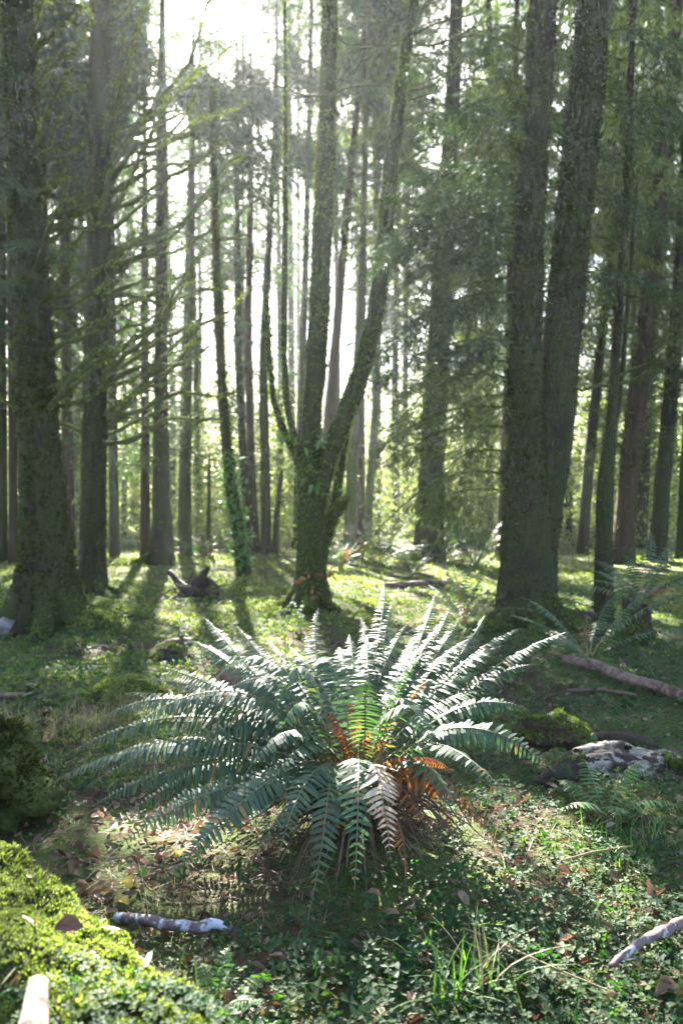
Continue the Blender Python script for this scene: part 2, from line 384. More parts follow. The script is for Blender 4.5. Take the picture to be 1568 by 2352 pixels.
TUFT = None
def tuft_template(n=7, seed=3):
    r = np.random.default_rng(seed); V = []; T = []
    for k in range(n):
        a = r.uniform(0, 2 * pi); tilt = r.uniform(.2, 1.1); d = np.array([cos(a) * sin(tilt), sin(a) * sin(tilt), cos(tilt)]); l = r.uniform(.6, 1.1)
        s = np.array([-sin(a), cos(a), 0]) * .13; b = d * .05; i0 = len(V)
        V += [b - s * .5, b + s * .5, d * l * .6 + s, d * l + np.array([0, 0, -.1]), d * l * .6 - s]
        T += [(i0, i0 + 1, i0 + 2), (i0, i0 + 2, i0 + 4), (i0 + 4, i0 + 2, i0 + 3)]
    return np.array(V), np.array(T)
TUFT = [tuft_template(7, s) for s in (3, 4, 5)]

def add_tufts(mb, pos, nrm, size, m=0):
    pos = np.asarray(pos); n = len(pos)
    if n == 0: return
    which = rng.integers(0, 3, n); tang = norm(np.cross(nrm, rand_unit(n)))
    R = np.stack([tang, np.cross(nrm, tang), nrm], -1); sz = size * rng.uniform(.55, 1.4, n)
    for k in range(3):
        w = which == k; inst(mb, *TUFT[k], pos[w], R[w], sz[w], m)

def moss_on_grid(mb, grid, count, size, bias=None, hang=.5):
    """tufts over a lofted trunk skin (rows, n, 3)"""
    N, n, _ = grid.shape
    i = rng.random(count) * (N - 1.01); jf = rng.random(count) * n; j = jf.astype(int) % n; g_ = (jf - jf.astype(int))[:, None]; j2 = (j + 1) % n
    i0 = i.astype(int); f = (i - i0)[:, None]
    p = (grid[i0, j] * (1 - f) + grid[i0 + 1, j] * f) * (1 - g_) + (grid[i0, j2] * (1 - f) + grid[i0 + 1, j2] * f) * g_
    c = grid[i0].mean(1); nr = norm(p - c)
    if bias is not None:
        k = rng.random(count) < bias(p, nr); p, nr = p[k], nr[k]
    nr = norm(nr + np.array([0, 0, -hang]) + rand_unit(len(p)) * .35)
    add_tufts(mb, p, nr, size)

# ------------------------------------------------------------------ trees
def trunk_path(pts, d, height, lean=0.):
    q = []
    for k, (px, py, w) in enumerate(pts):
        dd = d * (1 + lean * k / max(1, len(pts) - 1))
        p = P(px, py, dd); q.append([*p, w / F * dd / 2])
    q = np.array(q)
    q[0, 2] = float(terrain(q[0, 0], q[0, 1])) - .12
    top = q[-1]
    if height > top[2] + .5:
        sl = (q[-1, :2] - q[0, :2]) / max(.5, q[-1, 2] - q[0, 2]) * .6
        for f in (.4, 1.):
            z = top[2] + (height - top[2]) * f
            q = np.vstack([q, [top[0] + sl[0] * (z - top[2]), top[1] + sl[1] * (z - top[2]), z, max(.02, top[3] * (1 - .9 * f))]])
    return q

def at_z(path, z):
    return np.array([np.interp(z, path[:, 2], path[:, c]) for c in range(4)])

NTREE = [0]
def spruce(label, pts, base_d=None, height=26., crown=None, dead=None, bark='bark', flare=.22, roots=5, moss=0, moss_size=.06, lean=0.,
           limbs='merged', name='spruce_tree', cat='tree', group=None, needle='needle', n=None, az_fn=None, rough=.07):
    NTREE[0] += 1; sd = NTREE[0]; r = np.random.default_rng(100 + sd)
    d = base_d if base_d else G(pts[0][0], pts[0][1])[1]
    path = trunk_path(pts, d, height, lean)
    root = thing(name, label, cat, (path[0, 0], path[0, 1], float(terrain(path[0, 0], path[0, 1]))), group)
    near = d < 12
    rows = resample(path, 110 if near else 46)
    zz = rows[:, 2] - path[0, 2]
    mb = MB(); nn = n or (64 if near else 18)
    th = np.arange(nn) / nn * 2 * pi; ph = r.uniform(0, 6.28)
    fl = 1 + flare * np.exp(-zz / max(.26, rows[0, 3] * 1.25))[:, None] * (.55 + .75 * np.cos(roots * th[None] + ph + .6 * np.sin(3 * th[None])) ** 2)
    grid = tube(mb, rows[:, :3], rows[:, 3], nn, rough, sd, fl=lambda t: fl, freq=13 if near else 6)
    trunk = mb.build('trunk', M[bark], root, True)
    if moss:
        mm = MB(); moss = int(moss * 2.6); moss_size *= .62; k = grid[:, 0, 2] < min(9., EYE + 1400 / F * d)
        moss_on_grid(mm, grid[k], moss, moss_size, lambda p, nr: .35 + .65 * (n2(p[:, 0] * 3 + p[:, 1], p[:, 2], 1.5, sd) > -.05))
        tag(mm.build('moss', M['trunk_moss'], root), kind='stuff')
    cm = MB(); any_c = False
    if dead:
        cnt, z0, z1, L0, L1 = dead
        for k in range(cnt):
            z = r.uniform(z0, z1); c = at_z(path, z); az = az_fn(r) if az_fn else r.uniform(0, 2 * pi)
            L = r.uniform(L0, L1)
            base = c[:3] + np.array([cos(az), sin(az), 0]) * c[3] * .8
            if limbs == 'separate':
                b = MB(); p = dead_branch(b, base, az, L, r.uniform(.15, .6), r.uniform(.016, .032) * (1 + .25 * L), 6, r.integers(2, 6), .45, sd * 37 + k, carve=z > 6.8)
                if p is None: continue
                ts = rng.random(int(70 * L)); q = np.stack([np.interp(ts, np.linspace(0, 1, len(p)), p[:, c_]) for c_ in range(3)], -1)
                add_tufts(b, q + rand_unit(len(q)) * .015, norm(rand_unit(len(q)) + np.array([0, 0, -.7])), .045, 1)
                b.build('branch', [M['limb_moss'], M['moss']], root, True)
            else:
                dead_branch(cm, base, az, L, r.uniform(-.2, .5), r.uniform(.010, .024), 4, r.integers(3, 7), .2, sd * 37 + k, .12, m=1, carve=False); any_c = True
    if crown:
        z0, Lm, cnt, dens = crown
        for k in range(cnt):
            f = (k + r.random()) / cnt; z = z0 + (height - .4 - z0) * f
            L = Lm * (min(1., .45 + 2.2 * f) * (1 - f) ** .6 + .12) * r.uniform(.7, 1.2); c = at_z(path, z)
            add_bough(cm, c[:3], r.uniform(0, 2 * pi), r.uniform(-.35, .12), L, dens=dens, thick=.011); any_c = True
    if dead and limbs == 'merged' and height > 10 and d > 15:
        for k in range(34):
            z = r.uniform(2.2, 13.5); c = at_z(path, z)
            if c[2] < z - .3: continue
            add_bough(cm, c[:3], r.uniform(0, 2 * pi), r.uniform(-.5, .3), r.uniform(.7, 1.7), dens=r.choice([.12, .3, .5]), thick=.014, carve=pts[0][0] > 720)
    if any_c:
        cm.build('crown', [M[needle], M['limb_moss']], root)
    return root, path

right = lambda r: r.uniform(-1.15, 1.15)
rt, T1 = spruce('giant mossy spruce at the left edge with broad flaring roots', [(108, 1425, 122), (108, 1330, 116), (104, 1200, 104), (88, 980, 86), (74, 720, 80), (60, 400, 74), (42, 0, 68), (28, -300, 64)],
       None, 28, (9.5, 3.0, 70, .9), (44, 1.9, 8.2, .3, 1.15), flare=.95, roots=5, moss=4200, moss_size=.055, limbs='separate', az_fn=lambda r: r.uniform(-.9, .8), rough=.11)
m_ = MB()
for zz_, px_ in ((4.6, 1), (4.0, 2), (5.2, 3), (3.6, 1), (5.8, 2)):
    c = at_z(T1, zz_); add_bough(m_, c[:3], rng.uniform(-2.2, -1.1), -.25, rng.uniform(.7, 1.1), carve=True)
m_.build('foliage', [M['needle'], M['limb_moss']], rt)
rt2, T2 = spruce('tall spruce with upswept mossy dead branches beside the giant left trunk', [(212, 1362, 58), (214, 1250, 56), (216, 1050, 54), (222, 800, 52), (228, 520, 51), (230, 250, 48), (232, 0, 45), (234, -250, 42)],
       None, 27, (11.5, 2.8, 60, .9), (88, 1.8, 8.9, .6, 2.5), flare=.3, moss=2600, moss_size=.05, limbs='separate', az_fn=lambda r: r.uniform(-1.2, 1.0) if r.random() < .85 else r.uniform(1, 5))
spruce('dark straight spruce with one long root running left', [(372, 1296, 58), (372, 1240, 46), (370, 1000, 34), (371, 700, 28), (372, 330, 24)], None, 12.8, (8., 3.2, 70, 1.), (44, 2, 10, .6, 1.9), flare=.4, moss=500, moss_size=.08)
spruce('olive mossy trunk with feathery dead twigs right of the dark straight spruce', [(424, 1270, 34), (424, 1150, 28), (430, 800, 24), (440, 430, 18)], None, 14.5, (9.5, 2.6, 60, .9), (60, 2, 11, .6, 1.6), bark='bark_moss', moss=500, moss_size=.08)
spruce('thin reddish trunk just left of the dark straight spruce', [(334, 1276, 24), (334, 1000, 20), (333, 520, 15)], None, 15, (9.0, 2.8, 37, 1.), (36, 3, 11, .5, 1.6), bark='bark_red')
spruce('brown trunk in the gap between the two big left spruces', [(158, 1262, 30), (155, 900, 24), (148, 480, 18)], 21., 26, (7.5, 3.2, 43, 1.), (30, 3, 10, .6, 1.4), bark='bark_red')
spruce('slim trunk standing close behind the upswept branch spruce', [(264, 1282, 24), (260, 1000, 21), (256, 600, 16)], None, 26, (8.5, 2.8, 43, 1.), (20, 3, 9, .5, 1.5))
spruce('bowed slender mossy trunk with ivy on its lower half', [(563, 1322, 32), (545, 1200, 28), (528, 1100, 24), (510, 900, 20), (499, 700, 17), (495, 520, 15), (488, 200, 12)], None, 9, (6.5, 1.6, 24, .7), (18, 4, 9, .4, 1.0), bark='bark_moss', moss=900, moss_size=.07, name='alder_tree', flare=.3)
spruce('straight pole trunk right behind the bowed ivy trunk', [(575, 1262, 20), (560, 1080, 18), (546, 800, 17), (545, 460, 14), (546, 200, 12)], 21, 13.3, (8.5, 2.6, 60, .8), (30, 4, 11, .5, 1.4))
spruce('reddish pole trunk second behind the bowed ivy trunk', [(588, 1268, 20), (576, 1050, 19), (570, 760, 17), (577, 360, 13)], 20, 13, (9.5, 2.4, 34, .8), (30, 4, 11, .5, 1.3), bark='bark_red')
spruce('upright trunk with short stubs left of the forked maple', [(612, 1276, 26), (608, 1060, 22), (604, 800, 18), (632, 300, 13)], None, 13.5, (8.5, 2.5, 60, .8), (34, 2.5, 11, .3, 1.2))
spruce('thin dark trunk partly hidden behind the forked maple', [(680, 1262, 20), (692, 900, 17), (702, 600, 15), (712, 200, 11)], 22, 26, (10.0, 2.5, 37, .8), (34, 4, 12, .5, 1.5))
spruce('leaning brown trunk right behind the maple main limb', [(742, 1262, 26), (752, 1000, 24), (775, 740, 21), (806, 380, 16), (835, 120, 12)], 20, 26, (9.5, 2.6, 37, .8), (34, 4, 11, .4, 1.4), bark='bark_red')
spruce('rusty bare trunk lit pale between the two maple limbs', [(828, 1252, 20), (829, 900, 17), (834, 600, 15), (840, 330, 11)], 25, 27, (13.0, 2.5, 37, .8), (60, 5, 14, .5, 1.6), bark='bark_red')
spruce('pale tan alder trunk at the right foot of the maple', [(803, 1275, 30), (806, 1120, 26), (816, 930, 22), (830, 640, 16)], None, 18, (9.0, 1.8, 18, .7), (12, 5, 10, .4, 1.), bark='bark_pale', name='alder_tree')
spruce('sunlit thin alder with mossy twigs right of the pale tan one', [(842, 1256, 20), (850, 1100, 18), (866, 880, 14), (876, 560, 9)], 23, 16, (8.0, 1.6, 18, .7), (26, 2, 10, .4, 1.0), bark='bark_pale', name='alder_tree')
# the broad bough-laden trees right of centre
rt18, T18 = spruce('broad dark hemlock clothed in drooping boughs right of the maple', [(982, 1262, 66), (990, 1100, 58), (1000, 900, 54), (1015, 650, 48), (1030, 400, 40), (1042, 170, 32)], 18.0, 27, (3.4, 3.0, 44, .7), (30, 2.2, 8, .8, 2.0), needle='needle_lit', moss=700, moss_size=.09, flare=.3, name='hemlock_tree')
spruce('red brown trunk behind the twin trunk at its left side', [(1150, 1284, 26), (1158, 1100, 24), (1166, 880, 21)], None, 26, (3.0, 2.6, 29, .7), (16, 3, 8, .5, 1.4), bark='bark_red', needle='needle_lit')

def twin():
    d = 8.35
    A = trunk_path([(1212, 1446, 150), (1212, 1380, 122), (1208, 1240, 110), (1206, 1000, 84), (1208, 760, 70), (1216, 480, 62), (1236, 180, 62), (1248, 0, 60), (1258, -200, 58)], d, 27)
    B = trunk_path([(1216, 1446, 96), (1226, 1330, 84), (1246, 1180, 84), (1272, 980, 88), (1292, 760, 82), (1318, 480, 78), (1348, 180, 78), (1366, 0, 76), (1380, -200, 72)], d * 1.012, 29)
    root = thing('spruce_tree', 'massive twin stemmed spruce standing behind the big fern on the right', 'tree', (A[0, 0], d, float(terrain(A[0, 0], d))))
    mb = MB()
    for q, s, f in ((A, 3, .18), (B, 8, .08)):
        rows = resample(q, 120); zz = rows[:, 2] - q[0, 2]; nn = 72; th = np.arange(nn) / nn * 2 * pi
        fl = 1 + f * np.exp(-zz / .45)[:, None] * (.5 + .8 * np.cos(2.5 * th[None] + s) ** 2)
        g = tube(mb, rows[:, :3], rows[:, 3], nn, .09, s, fl=lambda t: fl, freq=14)
        mm = MB() if s == 3 else mm
        moss_on_grid(mm, g[g[:, 0, 2] < 8], 5200, .032, lambda p, nr: .4 + .6 * (n2(p[:, 0] * 2, p[:, 2], 1.1, s) > 0))
    mb.build('trunk', M['bark'], root, True); tag(mm.build('moss', M['trunk_moss'], root), kind='stuff')
    cm = MB(); r = np.random.default_rng(55)
    for q, h in ((A, 27), (B, 29)):
        for k in range(36):
            f = (k + r.random()) / 36; z = 8.8 + (h - 9.2) * f; L = 3.1 * (min(1, .5 + 2 * f) * (1 - f) ** .6 + .12) * r.uniform(.7, 1.2)
            add_bough(cm, at_z(q, z)[:3], r.uniform(0, 2 * pi), r.uniform(-.3, .1), L)
    cm.build('crown', [M['needle'], M['limb_moss']], root)
    # boughs one can count on the left stem: (height on the trunk in px, reach in px, sag, proto)
    for py, reach, el, pr, azo in ((392, 280, -.12, 0, .15), (470, 300, -.05, 3, -.35), (545, 330, -.1, 1, .3), (640, 250, -.05, 2, -.5), (735, 430, .02, 3, .06), (760, 260, -.25, 1, -.6),
                                   (870, 300, -.1, 2, .4), (905, 210, -.2, 4, -.3), (985, 320, -.14, 1, -.15), (1040, 240, -.12, 2, .5), (1090, 330, -.1, 4, .15), (300, 250, .05, 1, .5), (215, 230, .0, 2, -.4),
                                   (120, 260, .1, 4, .2), (420, 310, -.2, 2, -.1), (445, 260, -.1, 1, .5), (500, 320, -.22, 0, .12), (520, 240, -.12, 4, -.5), (575, 320, -.2, 2, -.1), (600, 270, -.1, 3, .35), (620, 330, -.25, 1, .05), (675, 300, -.2, 0, -.3), (700, 330, -.12, 2, .3), (790, 320, -.2, 0, .2), (830, 260, -.15, 3, -.2), (940, 300, -.2, 0, .2), (1130, 260, -.1, 2, -.1)):
        b = MB(); z = EYE - (py - HY) / F * d; c = at_z(A, z)
        add_bough(b, c[:3] - np.array([c[3] * .7, 0, 0]), pi + azo, el, reach / F * d * 1.1, proto=pr, thick=.010, wide=.30)
        b.build('bough', [M['needle_lit'] if py > 800 else M['needle'], M['limb_moss']], root)  # lower boughs wear the needle colour with sunlight painted in
    for py, reach, az in ((60, 330, .2), (235, 300, -.3), (420, 260, .5), (620, 200, 0.), (330, 150, .9)):
        b = MB(); z = EYE - (py - HY) / F * d; c = at_z(B, z)
        add_bough(b, c[:3] + np.array([c[3] * .7, 0, 0]), az, -.1, reach / F * d, thick=.010)
        b.build('bough', [M['needle'], M['limb_moss']], root)
    for py, L, w in ((245, .16, .05), (335, .17, .06)):
        b = MB(); z = EYE - (py - HY) / F * d; c = at_z(A, z); p0 = c[:3] - np.array([c[3] * .8, .05, 0])
        pts = p0 + np.linspace(0, 1, 6)[:, None] * np.array([-L, -.03, .02]); g = tube(b, pts, np.array([w, w, w * 1.1, w * 1.1, w, w * .7]), 10, .2, 5)
        moss_on_grid(b, g, 160, .05); b.build('moss_stub', M['moss'], root, True)
twin()
rt20, T20 = spruce('slim dark snag with two upper stems right of the twin spruce', [(1386, 1428, 42), (1384, 1300, 40), (1390, 1090, 38), (1402, 1000, 24), (1420, 700, 18), (1440, 420, 15)], None, 20, (9.0, 1.5, 24, .8), (16, 2.5, 7, .3, .9), flare=.25, moss=700, moss_size=.05, name='dead_snag')
b = MB(); q = resample(np.array([[*P(1398, 1060, 9.2), .03], [*P(1424, 900, 9.2), .03], [*P(1440, 700, 9.25), .026], [*P(1462, 420, 9.3), .02]]), 30); tube(b, q[:, :3], q[:, 3], 10, .1, 4); b.build('stem', M['bark'], rt20, True)
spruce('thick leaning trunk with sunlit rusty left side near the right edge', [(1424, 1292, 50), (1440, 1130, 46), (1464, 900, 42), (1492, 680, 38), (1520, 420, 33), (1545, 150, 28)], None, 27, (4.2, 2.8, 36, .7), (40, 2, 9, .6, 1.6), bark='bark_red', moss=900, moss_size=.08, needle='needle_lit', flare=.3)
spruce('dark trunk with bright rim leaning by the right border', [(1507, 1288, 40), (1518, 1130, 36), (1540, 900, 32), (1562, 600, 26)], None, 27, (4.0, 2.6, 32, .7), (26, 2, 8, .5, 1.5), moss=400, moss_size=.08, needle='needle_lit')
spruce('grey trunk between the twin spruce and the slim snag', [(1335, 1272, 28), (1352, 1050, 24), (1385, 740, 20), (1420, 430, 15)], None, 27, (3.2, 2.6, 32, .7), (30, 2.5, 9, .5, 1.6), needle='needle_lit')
spruce('thin trunk in shade close behind the slim snag', [(1372, 1268, 18), (1390, 1000, 16), (1420, 700, 14)], 25, 27, (4.0, 2.2, 26, .7), (20, 3, 9, .5, 1.4))
spruce('stout shaded trunk between the rusty leaning trunk and the bright rimmed one', [(1466, 1268, 34), (1474, 1100, 30), (1484, 900, 26)], 23, 27, (3.5, 2.6, 32, .7), (16, 3, 9, .5, 1.4))
spruce('trunk cut off by the right border of the view', [(1566, 1286, 32), (1580, 1000, 28), (1600, 500, 22)], None, 27, (4.0, 2.8, 36, .7), (20, 2.5, 8, .5, 1.4), moss=300, moss_size=.08)
spruce('thin trunk at the far left border behind the giant spruce', [(8, 1290, 20), (8, 1000, 18), (6, 600, 14)], None, 26, (4.0, 2.6, 68, .7), (30, 2, 8, .5, 1.4))
spruce('brown trunk touching the left flank of the giant spruce', [(32, 1296, 22), (30, 1000, 19), (24, 600, 15)], None, 26, (4.0, 2.6, 68, .7), (24, 2, 8, .5, 1.4), bark='bark_red')
spruce('small mossy dead sapling with stubby twigs in the bright gap', [(479, 1276, 11), (480, 1180, 9), (481, 1060, 6), (482, 1040, 3)], None, 0, None, (22, .5, 2.4, .12, .4), bark='bark_moss', name='dead_sapling', flare=.2)
spruce('short crooked mossy stem left of the maple foot', [(632, 1262, 16), (634, 1200, 14), (642, 1120, 12), (648, 1080, 8)], 20, 0, None, (8, 1., 2.2, .3, .7), bark='bark_moss', name='broken_trunk', flare=.3)
# far poles: nothing tells these apart
far = np.random.default_rng(31)
for px in (62, 118, 288, 306, 402, 455, 512, 640, 665, 770, 870, 905, 935, 1080, 1105, 1128, 1310, 1368, 1402, 1448, 1492, 1545, 182, 200):
    d = far.uniform(26, 44); x = px + far.uniform(-6, 6); w = far.uniform(10, 18)
    spruce('slender dim trunk among many deep in the wood', [(x, HY + EYE * F / d, w * 1.2), (x + far.uniform(-4, 4), 900, w), (x + (x - 784) * .04, 400, w * .75)], d, far.uniform(30, 40),
           (far.uniform(5, 8) if (px < 380 or px > 880) else 13, 3.4, 70, .8), (60, 2, 13, .6, 2.0), needle='needle_lit' if far.random() < .5 else 'needle', group='slender trunks deep in the wood', bark='bark' if far.random() < .6 else 'bark_red')
# canopy trees left and right of the view whose crowns shade the floor
for k, (x, y) in enumerate(((-11, 15), (-14, 21), (-17, 30), (-16, 34), (13, 16), (17, 25), (5.5, 30), (1.5, 36), (-19, 40), (8, 34), (-13, 50), (-9.5, 54), (-6, 49), (-3, 56), (1, 52), (4.5, 57))):
    pxx = CX + F * x / y
    spruce('dense spruce crown rising beyond the nearer trunks', [(pxx, HY + EYE * F / y, 50 * 12 / y), (pxx, 600, 38 * 12 / y), (pxx, 0, 30 * 12 / y)], y, 29 if y < 45 else 44, (9. if y < 45 else 15., 3.6 if y < 45 else 4.6, 52 if y < 45 else 70, .8), (16, 3, 8, .6, 1.6), group='spruces beyond the nearer trunks')

# ------------------------------------------------------------------ the forked maple
def maple():
    d = G(712, 1392)[1]
    base = P(712, 1392, d); base[2] = float(terrain(base[0], base[1]))
    root = thing('maple_tree', 'mossy forked maple in the centre with several rising limbs', 'tree', base)
    def limb(pts, name, top=None, n=22, moss=300, fl=0., rough=.14, dz=0.):
        q = np.array([[*P(px, py, d + dd), w / F * d / 2] for px, py, w, dd in pts])
        if top: q = np.vstack([q, [q[-1, 0] + top[0], q[-1, 1] + .3, q[-1, 2] + top[1], q[-1, 3] * .4]])
        rows = resample(q, 70); mb = MB(); zz = rows[:, 2] - rows[0, 2]; th = np.arange(n) / n * 2 * pi
        f = 1 + fl * np.exp(-zz / .3)[:, None] * (.3 + np.cos(2.5 * th[None] + 1) ** 2)
        g = tube(mb, rows[:, :3], rows[:, 3], n, rough, 40 + len(pts), fl=lambda t: f)
        moss_on_grid(mb, g, int(moss * 2.4), .034, lambda p, nr: .3 + .7 * (n2(p[:, 0] * 3, p[:, 2], 1.6, 6) > -.1)); 
        if mb.m[3]: mb.m[3][-1] = mb.m[3][-1]
        for k in range(1, len(mb.m[3])): mb.m[3][k][:] = 1
        mb.build(name, [M['bark_moss'], M['moss']], root, True); return q
    limb([(712, 1402, 74, 0), (713, 1340, 66, 0), (714, 1220, 60, 0), (711, 1120, 57, 0), (710, 1040, 50, 0), (718, 960, 44, .05), (726, 820, 46, .1), (736, 620, 46, .1), (746, 420, 44, .1), (753, 200, 40, .1), (757, 40, 36, .1), (762, -300, 26, .1)], 'trunk', (.2, 3.), 30, 2600, .5)
    limb([(730, 1160, 32, 0), (750, 1065, 40, -.02), (778, 985, 44, -.05), (812, 905, 42, -.08), (846, 800, 38, -.1), (868, 690, 36, -.1), (882, 560, 36, -.1), (898, 380, 33, -.1), (915, 230, 30, -.1), (938, 80, 24, -.1), (975, -120, 16, -.1)], 'limb', (.5, 2.), 20, 1300)
    limb([(700, 1090, 24, 0), (676, 1040, 20, .05), (650, 985, 17, .1), (628, 920, 13, .1), (618, 820, 12, .1), (612, 680, 9, .1)], 'limb', None, 12, 260)
    limb([(694, 1040, 20, -.1), (676, 1005, 16, -.05), (660, 950, 14, 0), (652, 820, 14, 0), (654, 560, 13, 0), (656, 300, 11, 0), (655, 100, 8, 0), (650, -200, 6, 0)], 'limb', None, 12, 300)
    limb([(730, 1300, 30, .15), (752, 1215, 28, .1), (772, 1175, 24, 0), (790, 1150, 16, -.1), (800, 1140, 10, -.1)], 'limb', None, 14, 420)
    limb([(752, 1230, 24, .35), (772, 1140, 22, .35), (784, 1060, 20, .4), (800, 960, 16, .4), (812, 900, 10, .4)], 'limb', None, 12, 200)
    # hanging moss and thin twigs in the upper limbs
    for (px, py, azs, L) in ((900, 380, (2.8, -.3), 1.2), (880, 590, (.2, -.6), 1.0), (753, 220, (2.9, .1, -.7), 1.4), (930, 110, (.2, 2.6, 1.), 1.7), (654, 420, (2.9, .3), .6), (745, 420, (.4,), 1.), (915, 220, (-.2, .6), 1.3), (940, 90, (-.4, -1.2), 1.3)):
        for a in azs:
            b = MB(); p = dead_branch(b, P(px, py, d), a, L, .25, .016, 5, 5, .3, int(px + a * 10), .2)
            if p is not None: b.build('branch', M['limb_moss'], root, True)
    b = MB(); r = np.random.default_rng(9)
    for k in range(42):      # broad dark leaves of a fern and ivy growing on the bark
        c = [(655, 1010, 30, 26), (700, 1060, 50, 40), (735, 1105, 20, 30), (770, 1120, 22, 26), (740, 1010, 20, 20)][k % 5]
        p = P(c[0] + r.normal() * c[2] * .5, c[1] + r.normal() * c[3] * .5, d - .28 + r.uniform(-.1, .1))
        inst(b, *PINNA, p[None], frames(norm(r.normal(size=(1, 3)) + [0, -.3, -.5]), norm(r.normal(size=3) * .4 + [0, -.4, 1])), np.array([[.13, .05, .1]]) * r.uniform(.5, 1.1))
    b.build('ivy', M['fern_lime'], root)
    b = MB()
    for k in range(22):       # rusty leaves caught at the foot
        p = P(730 + r.normal() * 22, 1340 + r.normal() * 26, d - .27)
        inst(b, *PINNA, p[None], frames(norm(r.normal(size=(1, 3))), norm(r.normal(size=3) * .6 + [0, -.4, 1])), np.array([[.08, .05, .1]]) * r.uniform(.5, 1.1))
    tag(b.build('leaf_litter', M['fern_dead'], root), kind='stuff')
maple()
# moss-hung boughs of a hemlock leaning into the top centre
def top_hemlock():
    d = 11.8; pts = [(1222, 1330, 40), (1218, 1000, 36), (1222, 600, 30), (1232, 250, 28), (1240, 0, 26)]
    root, path = spruce('hemlock with weeping boughs hidden close behind the twin stemmed spruce', pts, d, 22, (4.8, 2.8, 60, .8), (6, 3, 6, .6, 1.2), needle='needle_lit', name='hemlock_tree', flare=.2)
top_hemlock()

def add_roots(match, specs, r0, mat='bark', rise=.28):
    root = [o for o in COL.objects if o.get('label', '').startswith(match)][0]; bx, by, bz = root.location
    for k, (az, L, sc) in enumerate(specs):
        t = np.linspace(0, 1, 22); w = .18 * L * np.sin(t * 4 + k * 1.7) * t
        x = bx + cos(az) * (r0 * .5 + L * t) - sin(az) * w; y = by + sin(az) * (r0 * .5 + L * t) + cos(az) * w
        z = terrain(x, y) + rise * sc * np.exp(-t * 5.5) - .03 * t - .01
        b = MB(); g = tube(b, np.stack([x, y, z], -1), r0 * .30 * sc * (1 - .78 * t) + .012, 16, .22, 60 + k, freq=9)
        moss_on_grid(b, g, int(900 * sc * L), .03, lambda p, nr: np.clip(nr[:, 2] + .2, 0, 1) * (n2(p[:, 0], p[:, 1], 3, k) > -.12), hang=-.4)
        for q in range(1, len(b.m[3])): b.m[3][q][:] = 1
        b.build('root', [M[mat], M['moss']], root, True)
add_roots('giant mossy spruce', ((-.55, 1.15, 1.1), (-1.3, .8, .9), (-2.3, .9, 1.), (.1, .9, .8), (3.5, 1.0, 1.)), .46)
add_roots('tall spruce with upswept', ((-.9, .8, .9), (-2.0, .6, .7), (.3, .7, .8)), .2)
add_roots('dark straight spruce', ((-2.75, 1.1, 1.2), (-.6, .6, .8)), .26)
add_roots('massive twin', ((-2.5, .8, .9), (-1.6, .6, .8), (-.6, .8, .9), (3.4, .8, .8)), .38)
add_roots('mossy forked maple', ((-2.2, .8, 1.), (-1.45, .7, 1.), (-.6, .7, .9), (3.3, .6, .9)), .22, 'bark_moss')

# ivy on the bowed trunk is part of the crown-less lower half: leafy clumps
b = MB(); r = np.random.default_rng(77); d7 = G(563, 1322)[1]
bow = [o for o in COL.objects if o.get('label', '').startswith('bowed slender')][0]
for k in range(420):
    py = r.uniform(1040, 1300); cxp = np.interp(py, [1040, 1100, 1200, 1322], [522, 530, 547, 563]) + r.normal() * 15
    p = P(cxp, py, d7 - .16 + r.uniform(-.2, .2))
    inst(b, *PINNA, p[None], frames(norm(r.normal(size=(1, 3)) + [0, -.3, -.5]), norm(r.normal(size=3) * .4 + [0, -.4, 1])), np.array([[.17, .055, .1]]) * r.uniform(.5, 1.1))
b.build('ivy', M['fern_lime'], bow)

# ------------------------------------------------------------------ far wood: one leafy mass beyond the counted trees
def far_wood():
    mb = MB(); r = np.random.default_rng(5)
    n = 5200
    y = r.uniform(21, 70, n) ; x = r.uniform(-.52, .52, n) * y
    h = (1.2 + 5.5 * r.random(n) ** 1.6) * (.55 + .02 * y) * (1 + .6 * n2(x, y, .25, 21))
    open_ = np.abs(x / y + .08) < .13
    h = np.where(open_, h * .85, h * 1.5)
    m = 44; w = np.repeat(r.uniform(.5, 1.3, n), m); X_, Y_, H_ = np.repeat(x, m), np.repeat(y, m), np.repeat(h, m); N_ = n * m
    q = np.stack([X_ + r.normal(size=N_) * w, Y_ + r.normal(size=N_) * w, 0 * w], -1); q[:, 2] = terrain(q[:, 0], q[:, 1]) + H_ * r.random(N_) + .1
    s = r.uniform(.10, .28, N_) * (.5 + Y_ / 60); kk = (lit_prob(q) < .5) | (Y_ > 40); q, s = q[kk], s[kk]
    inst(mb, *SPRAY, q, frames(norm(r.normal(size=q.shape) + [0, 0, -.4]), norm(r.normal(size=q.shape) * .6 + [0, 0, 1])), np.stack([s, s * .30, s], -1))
    n = 2600; y = r.uniform(38, 78, n); x = r.uniform(-.52, .52, n) * y; m = 34; N_ = n * m       # taller pale crowns on the rising ground behind
    h = r.uniform(.3, 1., n) * (5 + 13 * (y - 38) / 40) * (1 + .5 * n2(x, y, .2, 23))
    X_, Y_, H_ = np.repeat(x, m), np.repeat(y, m), np.repeat(h, m); w = np.repeat(r.uniform(.5, 1.4, n), m)
    q = np.stack([X_ + r.normal(size=N_) * w, Y_ + r.normal(size=N_) * w, 0 * w], -1); q[:, 2] = terrain(q[:, 0], q[:, 1]) + H_ + r.normal(size=N_) * 1.1
    s = r.uniform(.15, .36, N_)
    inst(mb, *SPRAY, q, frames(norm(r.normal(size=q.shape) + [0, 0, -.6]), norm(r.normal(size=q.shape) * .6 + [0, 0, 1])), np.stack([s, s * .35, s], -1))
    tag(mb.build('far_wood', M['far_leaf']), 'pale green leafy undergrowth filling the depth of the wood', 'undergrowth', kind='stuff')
far_wood()

